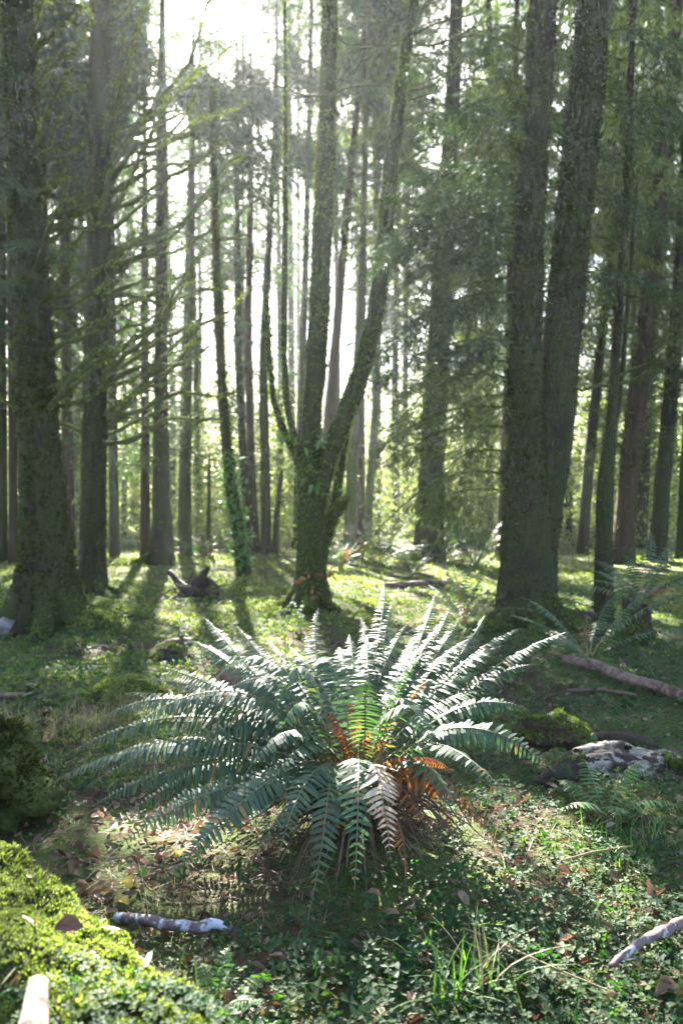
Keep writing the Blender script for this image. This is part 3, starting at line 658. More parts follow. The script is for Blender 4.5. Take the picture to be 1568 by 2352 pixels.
# ------------------------------------------------------------------ ferns
def frond(mb, p0, p2, arch, width, pairs=46, face=None, droop=.3, seed=0, ctrl=None, start=.14, mi=0, curl=0.):
    r = np.random.default_rng(seed); p0 = np.asarray(p0, float); p2 = np.asarray(p2, float)
    c = p0 + (p2 - p0) * r.uniform(.36, .48) + np.array([0, 0, arch]) + norm(np.cross(p2 - p0, [0, 0, 1.])) * r.normal() * .06 * np.linalg.norm(p2 - p0) if ctrl is None else ctrl
    c1 = p0 + (c - p0) * .75 + np.array([0, 0, .35 * abs(arch)]); c2 = p2 + (c - p2) * .55 + np.array([0, 0, .22 * abs(arch) + .035]) + norm(np.cross(p2 - p0, [0, 0, 1.])) * r.normal() * .03
    bez = lambda t: (1 - t)[:, None] ** 3 * p0 + 3 * ((1 - t) ** 2 * t)[:, None] * c1 + 3 * ((1 - t) * t ** 2)[:, None] * c2 + t[:, None] ** 3 * p2
    t = np.linspace(0, 1, 22); L = np.linalg.norm(np.diff(bez(t), axis=0), axis=1).sum()
    side0 = norm(np.cross(p2 - p0, [0, 0, 1.])); wob = lambda u: (np.sin(u * 4 + seed) * .02 * L * u)[:, None] * side0
    tube(mb, bez(t) + wob(t), .0042 * (1 - .75 * t) * (.6 + L * .5), 5, 0, m=1)
    u = start + (1 - start) * (np.arange(pairs) + .5) / pairs; u = 1 - (1 - u) ** 1.08
    B = bez(u) + wob(u); T = norm(bez(np.minimum(u + .01, 1.0)) - bez(u - .01) + 1e-6)
    rad = norm(np.array([p2[0] - p0[0], p2[1] - p0[1], 0]) + 1e-6)
    up = np.array([0, 0, 1.]) - .55 * rad if face is None else np.asarray(face, float)
    tw = r.uniform(-.25, .25); S0 = norm(np.cross(up, norm(p2 - p0))); up = up + S0 * tw
    N = norm(up[None] - (T @ up)[:, None] * T); S = np.cross(N, T)
    prof = np.minimum(1, .55 + 2.2 * (u - start)) * np.clip((1 - u) / .42, 0, 1) ** .8
    prof = prof / prof.max()
    for sd in (-1, 1):
        k = r.random(pairs) > .02
        ang = .14 + .42 * u ** 3
        dr = droop * r.uniform(.5, 1.4, pairs) + curl * u
        D = norm(S * sd * np.cos(ang)[:, None] + T * np.sin(ang)[:, None] - N * dr[:, None] + r.normal(size=(pairs, 3)) * .09)
        nn = norm(N + T * (.12 + .12 * r.normal(size=pairs))[:, None] + r.normal(size=(pairs, 3)) * .08 + S * sd * dr[:, None])
        l = width * prof * r.uniform(.85, 1.12, pairs); R = frames(D, nn)
        w = np.minimum(l * .27, L * (1 - start) / pairs * .70)
        inst(mb, *PINNA, B[k] + S[k] * sd * .002, R[k], np.stack([l, w, l], -1)[k], mi)

def make_fern(root, specs, mats):
    for k, s in enumerate(specs):
        b = MB(); frond(b, *s['a'], **s['k']); b.build('frond', [mats[s.get('m', 'g')], M['stipe']], root)

FM = {'g': M['fern'], 'd': M['fern_dead'], 'p': M['fern_pale'], 'l': M['fern_lime']}
def big_fern():
    root = thing('sword_fern', 'huge sword fern spreading sunlit fronds in the middle foreground', 'fern', (FERN[0], FERN[1], float(terrain(FERN[0], FERN[1]))))
    #   tip px, tip py, depth, arch, width, material
    tips = [(470, 1432, 3.75, .02, .075), (432, 1482, 3.70, .05, .070), (372, 1542, 3.45, .06, .075), (316, 1600, 3.35, .10, .078), (345, 1570, 3.65, .08, .07),
            (266, 1654, 3.15, .16, .080), (288, 1716, 2.98, .26, .078), (182, 1740, 3.02, .16, .085), (136, 1812, 2.90, .14, .085), (300, 1880, 3.05, .12, .075), (345, 1905, 3.2, .10, .07),
            (292, 1942, 2.72, .08, .072), (376, 2066, 2.50, .17, .078), (492, 1586, 3.20, .24, .070), (500, 1638, 3.05, .22, .072), (560, 1452, 3.95, .05, .070),
            (640, 1640, 2.92, .28, .075), (628, 1600, 3.2, .22, .075), (712, 1560, 3.25, .20, .075), (610, 1480, 4.0, .0, .065), (570, 1800, 2.72, .18, .075), (600, 1850, 2.70, .16, .07), (560, 2000, 2.6, .12, .07),
            (742, 1412, 3.75, .02, .080), (704, 1462, 3.85, .0, .080), (665, 1500, 3.7, .06, .075), (820, 1432, 3.80, .0, .085), (880, 1356, 3.85, .0, .085), (905, 1405, 3.95, -.02, .08), (850, 1480, 3.6, .04, .08), (780, 1500, 3.5, .1, .075),
            (985, 1376, 3.75, .0, .080), (1030, 1386, 3.65, -.02, .080), (1046, 1440, 3.55, .02, .078), (1105, 1432, 3.55, .02, .078), (1182, 1462, 3.20, .05, .076), (1278, 1470, 3.10, .04, .078), (1062, 1482, 3.35, .06, .078), (962, 1500, 3.45, .08, .08), (925, 1450, 3.7, .02, .08),
            (1010, 1450, 3.55, .04, .075), (1140, 1500, 3.3, .06, .072), (1215, 1540, 3.2, .05, .072), (1195, 1640, 2.9, .10, .072),
            (1252, 1772, 2.72, .16, .078), (1168, 1842, 2.45, .13, .062), (890, 1968, 2.42, .15, .080), (702, 2094, 2.42, .20, .085), (806, 2030, 2.42, .18, .085), (1000, 1760, 2.7, .22, .075), (945, 1700, 2.85, .2, .085), (1130, 1720, 2.85, .12, .07),
            (650, 1960, 2.5, .16, .075), (470, 1960, 2.62, .13, .07), (430, 1760, 3.0, .16, .075), (400, 1690, 3.3, .12, .07), (520, 1520, 3.65, .08, .07), (1050, 1880, 2.6, .12, .06), (800, 1470, 3.75, .02, .08), (945, 1480, 3.6, .04, .08), (1090, 1560, 3.3, .08, .075), (560, 1560, 3.5, .1, .072), (455, 1690, 3.15, .18, .075), (240, 1800, 3.05, .14, .08), (640, 1760, 2.85, .24, .075), (1120, 1600, 3.15, .1, .075), (205, 1775, 3.12, .12, .08), (240, 1850, 2.95, .12, .078), (420, 2010, 2.6, .14, .075), (545, 1540, 3.6, .08, .07)]
    r = np.random.default_rng(12)
    for k, (px, py, d, arch, w) in enumerate(tips):
        tip = P(px, py, d); tip = tip + (tip - FERN) * .05; dirn = tip - FERN; p0 = FERN + np.array([*(norm(dirn[:2]) * r.uniform(.02, .09)), r.uniform(-.03, .04)])
        mat = 'g'; lab = None
        if (px, py) == (890, 1968): mat, lab = 'p', 'bleached pale tan frond'
        L = np.linalg.norm(dirn); b = MB()
        if d > 3.4: face = np.array([-.25 * np.sign(dirn[0]) * min(1, abs(dirn[0]) * 1.5), -.85, .75])
        elif abs(dirn[0]) > .55: face = np.array([-.45 * np.sign(dirn[0]), -.30, .9])
        else: face = None
        frond(b, p0, tip, arch * 1.45 + .02, w * (.88 if d > 3.4 else 1.0), max(28, int(L * 50)), face, .22, 500 + k)
        tag(b.build('frond', [FM[mat], M['stipe']], root), lab)
    for k in range(3):      # young upright green fronds in the heart
        a = r.uniform(0, 2 * pi); tip = FERN + np.array([cos(a) * r.uniform(.2, .6), sin(a) * r.uniform(.2, .6), r.uniform(.2, .55)])
        b = MB(); frond(b, FERN, tip, r.uniform(.05, .2), .07, 34, None, .25, 700 + k); b.build('frond', [FM['g'], M['stipe']], root)
    for k in range(16):      # last year's brown fronds collapsed round the crown
        a = r.uniform(pi, 2 * pi) if k % 3 else r.uniform(0, pi); R_ = r.uniform(.28, .62); x, y = FERN[0] + cos(a) * R_, FERN[1] + sin(a) * R_ * .8
        tip = np.array([x, y, max(float(terrain(x, y)) + .02, .04 + r.uniform(0, .2))]); b = MB()
        frond(b, FERN + np.array([0, 0, -.02]), tip, r.uniform(.1, .3), .055, 26, None, .7, 800 + k, curl=.9)
        tag(b.build('frond', [M['fern_dead'], M['fern_dead']], root), 'withered rust brown frond')
    b = MB()                     # fibrous rootstock with old leaf bases hanging down its front
    for k in range(230):
        a = r.uniform(0, 2 * pi); t_ = np.linspace(0, 1, 5)[:, None]; o = FERN + np.array([cos(a) * r.uniform(.03, .16), sin(a) * r.uniform(.03, .14), r.uniform(-.1, .05)])
        R_ = r.uniform(.06, .34); e = np.array([o[0] + cos(a) * R_, o[1] + sin(a) * R_, 0]); e[2] = float(terrain(e[0], e[1])) + r.uniform(0, .05)
        tube(b, o * (1 - t_) + e * t_ + np.array([0, 0, 1.]) * (.10 * r.random() * np.sin(pi * t_)), np.array([.004, .0035, .003, .0025, .001]) * r.uniform(.7, 1.6), 4)
    tag(b.build('old_stalk', M['twig'], root), kind='stuff')
    for px, py, d in ((740, 1640, 3.0), (760, 1680, 2.95), (720, 1620, 3.1), (830, 1650, 2.95), (1000, 1560, 3.2), (790, 1620, 3.1), (860, 1690, 2.9), (900, 1720, 2.85)):  # orange tips in the sun
        b = MB(); frond(b, FERN, P(px, py, d), .12, .028, 20, None, .9, int(px), curl=1.2); tag(b.build('frond', [M['fern_dead'], M['fern_dead']], root), 'withered rust brown frond')
big_fern()

def small_fern(label, base, n, L0, L1, up=.7, mat='g', group=None, seed=1, name='sword_fern', width=.06, pairs=24, azr=(0, 2 * pi), sep=True, arch=.16):
    r = np.random.default_rng(seed); base = np.asarray(base, float)
    root = thing(name, label, 'fern', base, group)
    allb = MB()
    for k in range(n):
        a = azr[0] + (azr[1] - azr[0]) * (k + r.uniform(-.4, .4) + .5) / n; L = r.uniform(L0, L1); e = r.uniform(.15, 1.) * up
        tip = base + np.array([cos(a) * L * cos(e), sin(a) * L * cos(e), L * sin(e)])
        b = MB() if sep else allb
        frond(b, base, tip, arch * L, width, pairs, None, .25, seed * 50 + k)
        if sep: b.build('frond', [FM[mat] if r.random() > .12 or mat == 'l' else FM['d'], M['stipe']], root)
    if not sep: allb.build('frond', [FM[mat], M['stipe']], root)
    return root
def ground_at(px, py, dz=0.): p = G(px, py); p[2] = float(terrain(p[0], p[1])) + dz; return p
for k, (px, py, L, lab) in enumerate(((868, 1300, 1.0, 'glaring white sunlit fern right of the pale tan alder'), (780, 1310, .7, 'small sunlit fern hard by the right foot of the maple'), (1092, 1302, 1.0, 'bright sunlit fern left of the twin spruce foot'),
                                      (1010, 1290, .8, 'sunlit fern beside the short mossy log in the clearing'), (452, 1284, .6, 'low bright fern at the foot of the dead sapling'))):
    small_fern(lab, ground_at(px, py), 24, L * .8, L * 1.35, 1.0, seed=20 + k, width=.12, pairs=18)
small_fern('dark rounded fern in front of the glaring white one', ground_at(948, 1322), 22, .45, .75, .95, seed=31, width=.09, pairs=18)
small_fern('shaded dark fern at the right foot of the twin spruce', ground_at(1350, 1520), 11, .7, 1.05, .8, seed=33, width=.075, pairs=30)
small_fern('airy fern growing on top of the rotten right stump', P(1468, 1392, 6.9), 15, .5, .85, .9, seed=34, width=.07, pairs=24)
small_fern('wispy tall fern against the left foot of the twin spruce', ground_at(1066, 1440), 16, .6, .95, 1.25, seed=35, width=.055, pairs=26)
small_fern('light green lacy young fern beneath the bleached rotten log', ground_at(1392, 1880), 6, .22, .36, 1.0, 'l', seed=36, name='lady_fern', width=.055, pairs=16)
small_fern('tiny young fern with fine fronds by the bottom end of the mossy log', ground_at(500, 2330), 6, .12, .2, .9, 'l', seed=37, name='lady_fern', width=.03, pairs=14)
small_fern('single little fern sprig sprouting from the bleached log', P(1352, 1745, 3.95), 3, .12, .2, 1.2, 'l', seed=38, name='lady_fern', width=.035, pairs=12)

# ------------------------------------------------------------------ fallen wood, stumps, stones
def log(label, pts, mat, name='fallen_branch', cat='branch', n=14, rough=.25, moss=0, msz=.03, seed=1, mossmat='moss', rows=40, up_only=True, extra=None):
    q = resample(np.array(pts, float), rows)
    mid = q[len(q) // 2]; root = thing(name, label, cat, (mid[0], mid[1], float(terrain(mid[0], mid[1]))))
    mb = MB(); g = tube(mb, q[:, :3], q[:, 3], n, rough, seed, freq=7)
    mb.build('wood', M[mat], root, True)
    if moss:
        mm = MB(); moss_on_grid(mm, g, moss, msz, (lambda p, nr: np.clip(nr[:, 2] * 1.2 + .35, 0, 1)) if up_only else None, hang=-.5)
        tag(mm.build('moss', M[mossmat], root), kind='stuff')
    return root, q, g
def gp(px, py, dz=0., w=20): p = ground_at(px, py, dz); return [*p, w / F * p[1] / 2]
# mossy log, bottom left
LOGP = []
for px_, py2, dd_, r_ in ((-300, 1790, 2.75, .27), (0, 1982, 2.28, .30), (110, 2058, 2.08, .30), (250, 2186, 1.87, .31), (370, 2286, 1.72, .29), (480, 2352, 1.60, .27), (560, 2420, 1.50, .20)):
    e_ = P(px_, py2, dd_); n_ = norm(np.cross(np.array([.75, -.65, 0]), norm(e_ - np.array([0, 0, EYE])))); n_ = n_ * np.sign(n_[2]); LOGP.append([*(e_ - n_ * r_), r_])
rl, q, LOGG = log('thick log under bright green moss crossing the bottom left corner', LOGP, 'bark_moss', 'mossy_log', 'log', 64, .16, 0, seed=2, rows=120)
mm = MB(); moss_on_grid(mm, LOGG, 9000, .026, lambda p, nr: np.clip(nr[:, 2] * 1.5 + .25, 0, 1) * (n2(p[:, 0], p[:, 1], 7, 81) > .02), hang=-.6); moss_on_grid(mm, LOGG, 64000, .0135, lambda p, nr: np.clip(nr[:, 2] * 1.5 + .25, 0, 1) * np.where(n2(p[:, 0], p[:, 1], 6, 8) > .30, .1, 1.), hang=-.6)
tag(mm.build('moss', M['moss_bright'], rl), kind='stuff')
b = MB(); pts = np.array([P(66, 2440, 1.36), P(76, 2360, 1.42), P(88, 2258, 1.50)]); q = resample(np.c_[pts, [.028, .027, .020]], 40); tube(b, q[:, :3], q[:, 3], 24, .10, 3, freq=5); b.build('bare_stub', M['cut'], rl, True)
log('bluish lichen covered stick beside the mossy log', [gp(268, 2128, .03, 22), gp(330, 2150, .05, 27), gp(400, 2172, .06, 26), gp(450, 2168, .05, 26), gp(490, 2150, .04, 22), gp(530, 2158, .03, 16)], 'lichen', 'lichen_stick', 'stick', 12, .25, seed=6)
log('long pinkish bare branch lying at the right edge', [gp(1292, 1528, .05, 17), gp(1360, 1548, .07, 26), gp(1440, 1578, .06, 28), gp(1520, 1602, .06, 28), gp(1620, 1640, .05, 28)], 'pinkbark', 'fallen_branch', 'branch', 14, .18, seed=7)
log('thin dark twig lying below the pinkish branch', [gp(1300, 1592, .02, 9), gp(1380, 1594, .03, 9), gp(1460, 1604, .02, 8)], 'twig', 'fallen_twig', 'twig', 7, .2)
d = 3.75
log('rotten log with bleached splintered top right of the fern', [[*P(1225, 1800, 3.70), .015], [*P(1280, 1782, 3.74), .05], [*P(1335, 1770, 3.8), .10], [*P(1400, 1775, 3.85), .13], [*P(1480, 1790, 3.85), .13], [*P(1580, 1795, 3.9), .13], [*P(1700, 1800, 4.0), .12]], 'rot', 'rotten_log', 'log', 40, .16, seed=9, rows=90)
rb = [o for o in COL.objects if o.get('label', '').startswith('rotten log')][0]
gr = resample(np.array([[*P(1225, 1800, 3.70), .015], [*P(1280, 1782, 3.74), .05], [*P(1335, 1770, 3.8), .10], [*P(1400, 1775, 3.85), .13], [*P(1480, 1790, 3.85), .13], [*P(1560, 1795, 3.9), .13]]), 90)
b = MB(); gq = tube(MB(), gr[:, :3], gr[:, 3] * 1.03, 72, .16, 9, freq=9); c_ = gr[:, None, :3]; q_ = c_ + (gq - c_) * (1.02 + .05 * vnoise(gq * np.array([14., 40, 60]), 3)[..., None])
i = np.arange(89)[:, None]; j = np.arange(72)[None]; j2 = (j + 1) % 72; Q_ = np.stack([i * 72 + j, i * 72 + j2, (i + 1) * 72 + j2, (i + 1) * 72 + j], -1)
nr_ = norm(q_ - c_); ok = (nr_[..., 2] > .12 + .5 * (vnoise(q_ * np.array([9., 30, 30]), 5) - .5)) & (nr_[..., 1] < .55) & (vnoise(q_ * np.array([14., 40, 40]), 6) > .27) & (np.abs(np.linspace(1262, 1560, 90)[:, None] - 1446) < 96 + 30 * (vnoise(q_ * 12., 8) - .5))
b.add(q_.reshape(-1, 3), Q_[ok[:89]].reshape(-1, 4)); b.build('bleached_wood', M['bleach'], rb, True)
b = MB(); nrm_ = norm(np.array([0, -.2, 1.]) + rand_unit(700) * .4); px = np.where(rng.random(700) < .45, rng.uniform(1525, 1600, 700), rng.uniform(1262, 1345, 700)); add_tufts(b, np.array([P(a_, np.interp(a_, [1262, 1345, 1440, 1600], [1776, 1740, 1728, 1762]) + rng.normal() * 9, 3.79 + rng.uniform(-.05, .1)) for a_ in px]), nrm_, .02); tag(b.build('moss', M['moss'], rb), kind='stuff')

def lump(label, centre, rad, mat, name, cat, moss=0, msz=.03, seed=1, squash=1., mossmat='moss', rough=.5, bias=None, part='stone'):
    u = np.linspace(0, pi, 26); v = np.arange(36) / 36 * 2 * pi
    D = np.stack([np.sin(u)[:, None] * np.cos(v), np.sin(u)[:, None] * np.sin(v), np.cos(u)[:, None] + 0 * v], -1)
    rr = 1 + rough * (vnoise(D * 1.6 + seed * 3.1, seed) - .5) + rough * .5 * (vnoise(D * 4 + seed, seed + 1) - .5)
    Vv = np.asarray(centre) + D * rr[..., None] * np.asarray(rad)
    n = 36; N = 26; i = np.arange(N - 1)[:, None]; j = np.arange(n)[None]; j2 = (j + 1) % n
    root = thing(name, label, cat, (centre[0], centre[1], float(terrain(centre[0], centre[1]))))
    mb = MB(); mb.add(Vv, np.stack([i * n + j, (i + 1) * n + j, (i + 1) * n + j2, i * n + j2], -1)); mb.build(part, M[mat], root, True)
    if moss:
        mm = MB(); k = rng.integers(0, N * n, moss * 2); p = Vv.reshape(-1, 3)[k] + rng.normal(size=(len(k), 3)) * np.asarray(rad) * .05; nr = D.reshape(-1, 3)[k]
        w = (nr[:, 2] > -.1) & (n2(p[:, 0] * 2, p[:, 1] + p[:, 2], 5, seed) > -.22); add_tufts(mm, p[w], norm(nr[w] + rand_unit(w.sum()) * .4), msz)
        tag(mm.build('moss', M[mossmat], root), kind='stuff')
    return root
lump('dark mossy boulder cut by the left edge', P(-28, 1800, 3.35) + np.array([0, .1, -.04]), (.185, .22, .205), 'mossrock', 'boulder', 'boulder', 2000, .018, 3, mossmat='trunk_moss', rough=.95)
lump('whitish stone at the outer roots of the giant left spruce', G(18, 1452) + np.array([0, 0, .05]), (.12, .10, .09), 'rock', 'stone', 'stone', 0, seed=4)
log('moss topped slab of rotten wood over a dark hollow right of the fern', [[*P(1165, 1705, 3.95), .03], [*P(1200, 1690, 3.98), .07], [*P(1260, 1682, 4.0), .085], [*P(1310, 1684, 4.02), .08], [*P(1345, 1690, 4.05), .03]], 'rot', 'rotten_slab', 'rotten wood', 26, .5, 1500, .02, seed=31)
log('charred looking rotten timber lying behind the bleached log', [gp(1310, 1728, .03, 16), gp(1370, 1718, .06, 26), gp(1440, 1722, .06, 28), gp(1510, 1735, .04, 18)], 'rot', 'rotten_log', 'log', 22, .3, seed=33)
lump('low mossy hummock in the grass left of the fern', G(296, 1612) + np.array([0, 0, .03]), (.24, .14, .11), 'bark_moss', 'moss_hummock', 'hummock', 2600, .03, 6, mossmat='moss_bright', part='core')
lump('brown root clod pushed up behind the mossy hummock', G(395, 1520) + np.array([0, 0, .03]), (.16, .10, .09), 'rot', 'root_clod', 'clod', 300, .025, 7, rough=.8, part='wood')
lump('mossy knoll beside the buttress root of the giant left spruce', G(212, 1438) + np.array([0, 0, .02]), (.26, .2, .13), 'bark_moss', 'moss_hummock', 'hummock', 1500, .04, 8, mossmat='moss_bright', part='core')

def stump(label, px, py, w, h, seed, mat='rot', moss=0, jag=.3, lean=(0, 0)):
    base = ground_at(px, py); rr = w / F * base[1] / 2; H = h / F * base[1]
    root = thing('tree_stump', label, 'stump', base); mb = MB(); r = np.random.default_rng(seed)
    t = np.linspace(0, 1, 16); pts = base + np.stack([lean[0] * t * H, lean[1] * t * H, -.08 + t * (H + .08)], -1)
    n = 26; th = np.arange(n) / n * 2 * pi
    f = (1 + .5 * np.exp(-t * 5))[:, None] * (1 + .18 * np.cos(5 * th + seed))[None]
    i0 = len(mb.v); g = tube(mb, pts, rr * (1 - .15 * t), n, .2, seed, fl=lambda q: f)
    V = mb.v[0]; top = V[15 * n:16 * n]; top[:, 2] += (vnoise(np.stack([th * 2, th * 0 + seed, th * 0], -1), seed) - .6) * jag * H * 2; V[-1, 2] -= .35 * H
    mb.build('wood', M[mat], root, True)
    if moss: mm = MB(); moss_on_grid(mm, g, moss, .04); tag(mm.build('moss', M['moss'], root), kind='stuff')
    return root, base
stump('rotten dark stump carrying a fern near the right edge', 1462, 1478, 62, 96, 4, moss=260)
stump('broken upright stub among the rear fronds of the big fern', 672, 1625, 30, 100, 6, jag=.4, lean=(-.15, .1))
log('dark rotten stick leaning behind the left fronds', [[*P(505, 1545, 4.2), .03], [*P(560, 1585, 4.1), .04], [*P(620, 1630, 4.0), .03]], 'rot_red', 'fallen_branch', 'branch', 10, .4, seed=12)
# uprooted root plate with two horns
base = ground_at(448, 1372)
ru = thing('uprooted_stump', 'uprooted dark root stump with two horns in the clearing', 'stump', base)
b = MB(); dd = base[1]
for pts, s in (([(388, 1312, 11, .1), (404, 1330, 16, .05), (420, 1350, 22, 0), (440, 1366, 34, 0)], 1), ([(480, 1302, 8, 0), (468, 1318, 16, 0), (456, 1340, 26, 0), (446, 1366, 36, 0)], 2),
               ([(500, 1366, 8, -.2), (496, 1346, 9, -.1), (480, 1332, 12, 0), (462, 1344, 16, 0)], 3), ([(400, 1382, 20, -.1), (430, 1370, 36, 0), (462, 1362, 36, 0), (496, 1376, 18, 0)], 4), ([(520, 1385, 8, -.2), (490, 1374, 14, -.1), (460, 1366, 24, 0)], 5)):
    q = resample(np.array([[*P(a_, b_, dd + o_), w_ / F * dd / 2] for a_, b_, w_, o_ in pts]), 20); tube(b, q[:, :3], q[:, 3], 10, .45, s + 20)
r = np.random.default_rng(8)
for k in range(26):
    o = P(448 + r.normal() * 26, 1362 + r.normal() * 8, dd + r.normal() * .12); e = norm(r.normal(size=3) + [0, -.2, .5]) * r.uniform(.12, .38); t_ = np.linspace(0, 1, 7)[:, None]
    tube(b, o + e * t_ + r.normal(size=3) * .05 * t_ ** 2, .016 * (1 - .85 * t_[:, 0]) * r.uniform(.6, 1.3), 5, .3, k)
b.build('root', M['rot'], ru, True)
log('slim grey log lying in the sunny clearing right of the maple', [gp(885, 1352, .05, 12), gp(950, 1350, .06, 14), gp(1030, 1346, .05, 14)], 'pinkbark', 'fallen_log', 'log', 10, .2, seed=13)
log('short mossy log lit yellow behind the sunny ferns', [gp(1005, 1272, .12, 16), gp(1040, 1266, .14, 18), gp(1070, 1258, .16, 15)], 'bark_moss', 'fallen_log', 'log', 12, .2, 200, .08, seed=14)
log('mossy broken branch lying at the foot of the maple', [gp(706, 1418, .06, 22), gp(704, 1400, .1, 24), gp(702, 1386, .12, 20)], 'bark_moss', 'fallen_branch', 'branch', 12, .2, 300, .04, seed=15)
log('dark log half buried behind the snag foot', [gp(1290, 1420, .04, 22), gp(1320, 1424, .06, 24), gp(1370, 1430, .05, 20)], 'rot', 'fallen_log', 'log', 12, .3, seed=16)
log('dark fallen limb on the moss behind the left fronds', [gp(360, 1500, .03, 18), gp(400, 1490, .05, 24), gp(440, 1484, .04, 18)], 'rot_red', 'fallen_branch', 'branch', 10, .35, seed=17)
log('brown bare stick at the left edge on the moss', [gp(-20, 1606, .02, 12), gp(40, 1606, .03, 12), gp(92, 1598, .02, 9)], 'pinkbark', 'fallen_branch', 'stick', 8, .2, seed=18)
log('pale stick blurred at the bottom right corner', [gp(1400, 2262, .05, 12), gp(1470, 2232, .08, 19), gp(1540, 2186, .07, 23), gp(1600, 2160, .07, 26)], 'lichen', 'fallen_branch', 'branch', 14, .35, seed=19)
log('slim straight twig over the clover at lower right', [gp(1062, 2178, .06, 4), gp(1160, 2222, .06, 5), gp(1290, 2275, .05, 5), gp(1420, 2330, .05, 4)], 'straw', 'fallen_twig', 'twig', 6, .1)
log('fine dry stalk across the clover above the curled leaves', [gp(1280, 2012, .05, 5), gp(1360, 1996, .06, 6), gp(1450, 1975, .05, 5)], 'straw', 'fallen_twig', 'twig', 6, .1)

# ------------------------------------------------------------------ herbs, grass
def sprig(label, px, py, h, seed, leaves=12, lw=.05, name='herb', cat='plant', mat='clover'):
    base = ground_at(px, py); r = np.random.default_rng(seed); root = thing(name, label, cat, base); b = MB(); lf = MB()
    for s in range(3):
        t = np.linspace(0, 1, 8)[:, None]; a = r.uniform(0, 6.28); e = np.array([cos(a) * .25, sin(a) * .25, 1]) * h * r.uniform(.6, 1)
        p = base + e * t + np.array([cos(a), sin(a), 0]) * .1 * h * t ** 2; tube(b, p, .0028 * (1 - .6 * t[:, 0]), 5)
        for k in range(leaves):
            f = r.uniform(.3, 1); q = base + e * f; dr = norm(np.array([r.normal(), r.normal(), r.uniform(-.3, .3)]))
            inst(lf, *blade((.1, .5, .45, .05)), q[None], frames(dr[None], np.array([0, 0, 1.])), np.array([[lw, lw * .7, lw]]) * r.uniform(.6, 1.2))
    b.build('stem', M['twig'], root); lf.build('foliage', M[mat], root)
sprig('leggy herb with bluish green leaves at the left edge', 96, 1700, .38, 3, 12, .07)
sprig('small leafy herb left of the mossy hummock', 70, 1610, .16, 4, 14, .06)
sprig('thin stemmed herb behind the topmost left fronds', 420, 1490, .3, 5, 12, .05)
sprig('fresh green weed between the maple foot and the fern', 690, 1450, .35, 6, 14, .05, mat='grass')
def grass_tuft(label, px, py, n, h, seed, mat='grass', name='grass_tuft', spread=.08, wid=.007):
    base = ground_at(px, py); r = np.random.default_rng(seed); b = MB()
    t = np.linspace(0, 1, 7)
    for k in range(n):
        a = r.uniform(0, 6.28); L = h * r.uniform(.5, 1.1); bend = r.uniform(.1, 1.1); o = base + np.array([r.normal() * spread, r.normal() * spread * .6, -.01])
        H = np.array([cos(a), sin(a), 0]); p = o + H * (L * bend * t ** 1.8)[:, None] + np.array([0, 0, 1.]) * (L * (t - .42 * bend * t ** 2.2))[:, None]
        s = np.array([-sin(a), cos(a), 0]); w = (wid * (1 - t ** 2) + .0006)[:, None]
        V = np.stack([p - s * w / 2, p + s * w / 2], 1).reshape(-1, 3); i = np.arange(6)
        b.add(V, np.stack([2 * i, 2 * i + 1, 2 * i + 3, 2 * i + 2], -1))
    o = b.build(name, M[mat]); return tag(o, label, 'grass', kind='stuff' if spread > .1 else None)
grass_tuft('bright green grass tuft with arching blades in the lower right clover', 1085, 2290, 40, .20, 5)
grass_tuft('dry straw stalks standing in the green grass tuft', 1095, 2285, 10, .22, 6, 'straw', spread=.06, wid=.006)
grass_tuft('dry pale grass on the moss left of the mossy hummock', 150, 1680, 260, .22, 7, 'straw', spread=.30, wid=.003)
grass_tuft('dry grass fringe below the mossy hummock', 300, 1650, 120, .2, 9, 'straw', spread=.22, wid=.003)
grass_tuft('dark green grass blades below the lichen covered stick', 480, 2250, 12, .12, 8, spread=.05)
grass_tuft('lone thin upright straw by the lichen covered stick', 345, 2150, 3, .26, 18, 'straw', spread=.01, wid=.003)
grass_tuft('dark thin grass below the bleached rotten log', 1440, 1950, 60, .18, 10, spread=.16, wid=.003)

def leaf_thing(label, px, py, L, seed, mat, dz=.02, name='fallen_leaf', up=None, curl=.5, d=None):
    r = np.random.default_rng(seed); c = ground_at(px, py, dz)
    if d is not None:
        V_ = LOGG.reshape(-1, 3); u_ = CX + F * V_[:, 0] / V_[:, 1] - px; v_ = HY + F * (EYE - V_[:, 2]) / V_[:, 1] - py; k_ = np.argmin(u_ ** 2 + v_ ** 2 + (V_[:, 2] < 0) * 1e6 + V_[:, 1] * 200); c = V_[k_] + np.array([0, -.02, .03])
    n, mm_ = 9, 6
    u = np.linspace(0, 1, n); wv = np.sin(pi * np.clip(u, .03, .97)) ** .8 * .34; V = []
    for k in range(n):
        for s in np.linspace(-1, 1, mm_): V.append((u[k] - .5, s * wv[k] * (1 + .12 * sin(k * 2.4)), curl * (abs(s) ** 1.7) * wv[k] + .12 * sin(u[k] * 4) + .02 * r.normal()))
    V = np.array(V) * L; a = r.uniform(0, 6.28) if d is None else .25; i = np.arange(n - 1)[:, None]; j = np.arange(mm_ - 1)[None]
    R = frames(np.array([[cos(a), sin(a), r.uniform(-.1, .1)]]), np.array([0, -.25 if d is None else -.8, 1.]))[0]
    b = MB(); b.add(V @ R.T + c, np.stack([i * mm_ + j, i * mm_ + j + 1, (i + 1) * mm_ + j + 1, (i + 1) * mm_ + j], -1))
    return tag(b.build(name, M[mat], None, True), label, 'leaf')
leaf_thing('yellow leaf just above the tip of the lower left frond', 412, 1986, .07, 3, 'yellow', .04)
leaf_thing('bright yellow leaf on the dark litter near the moss', 290, 2058, .075, 4, 'yellow', .04)
leaf_thing('folded yellow leaf just below the bright yellow one', 284, 2092, .05, 5, 'yellow', .03)
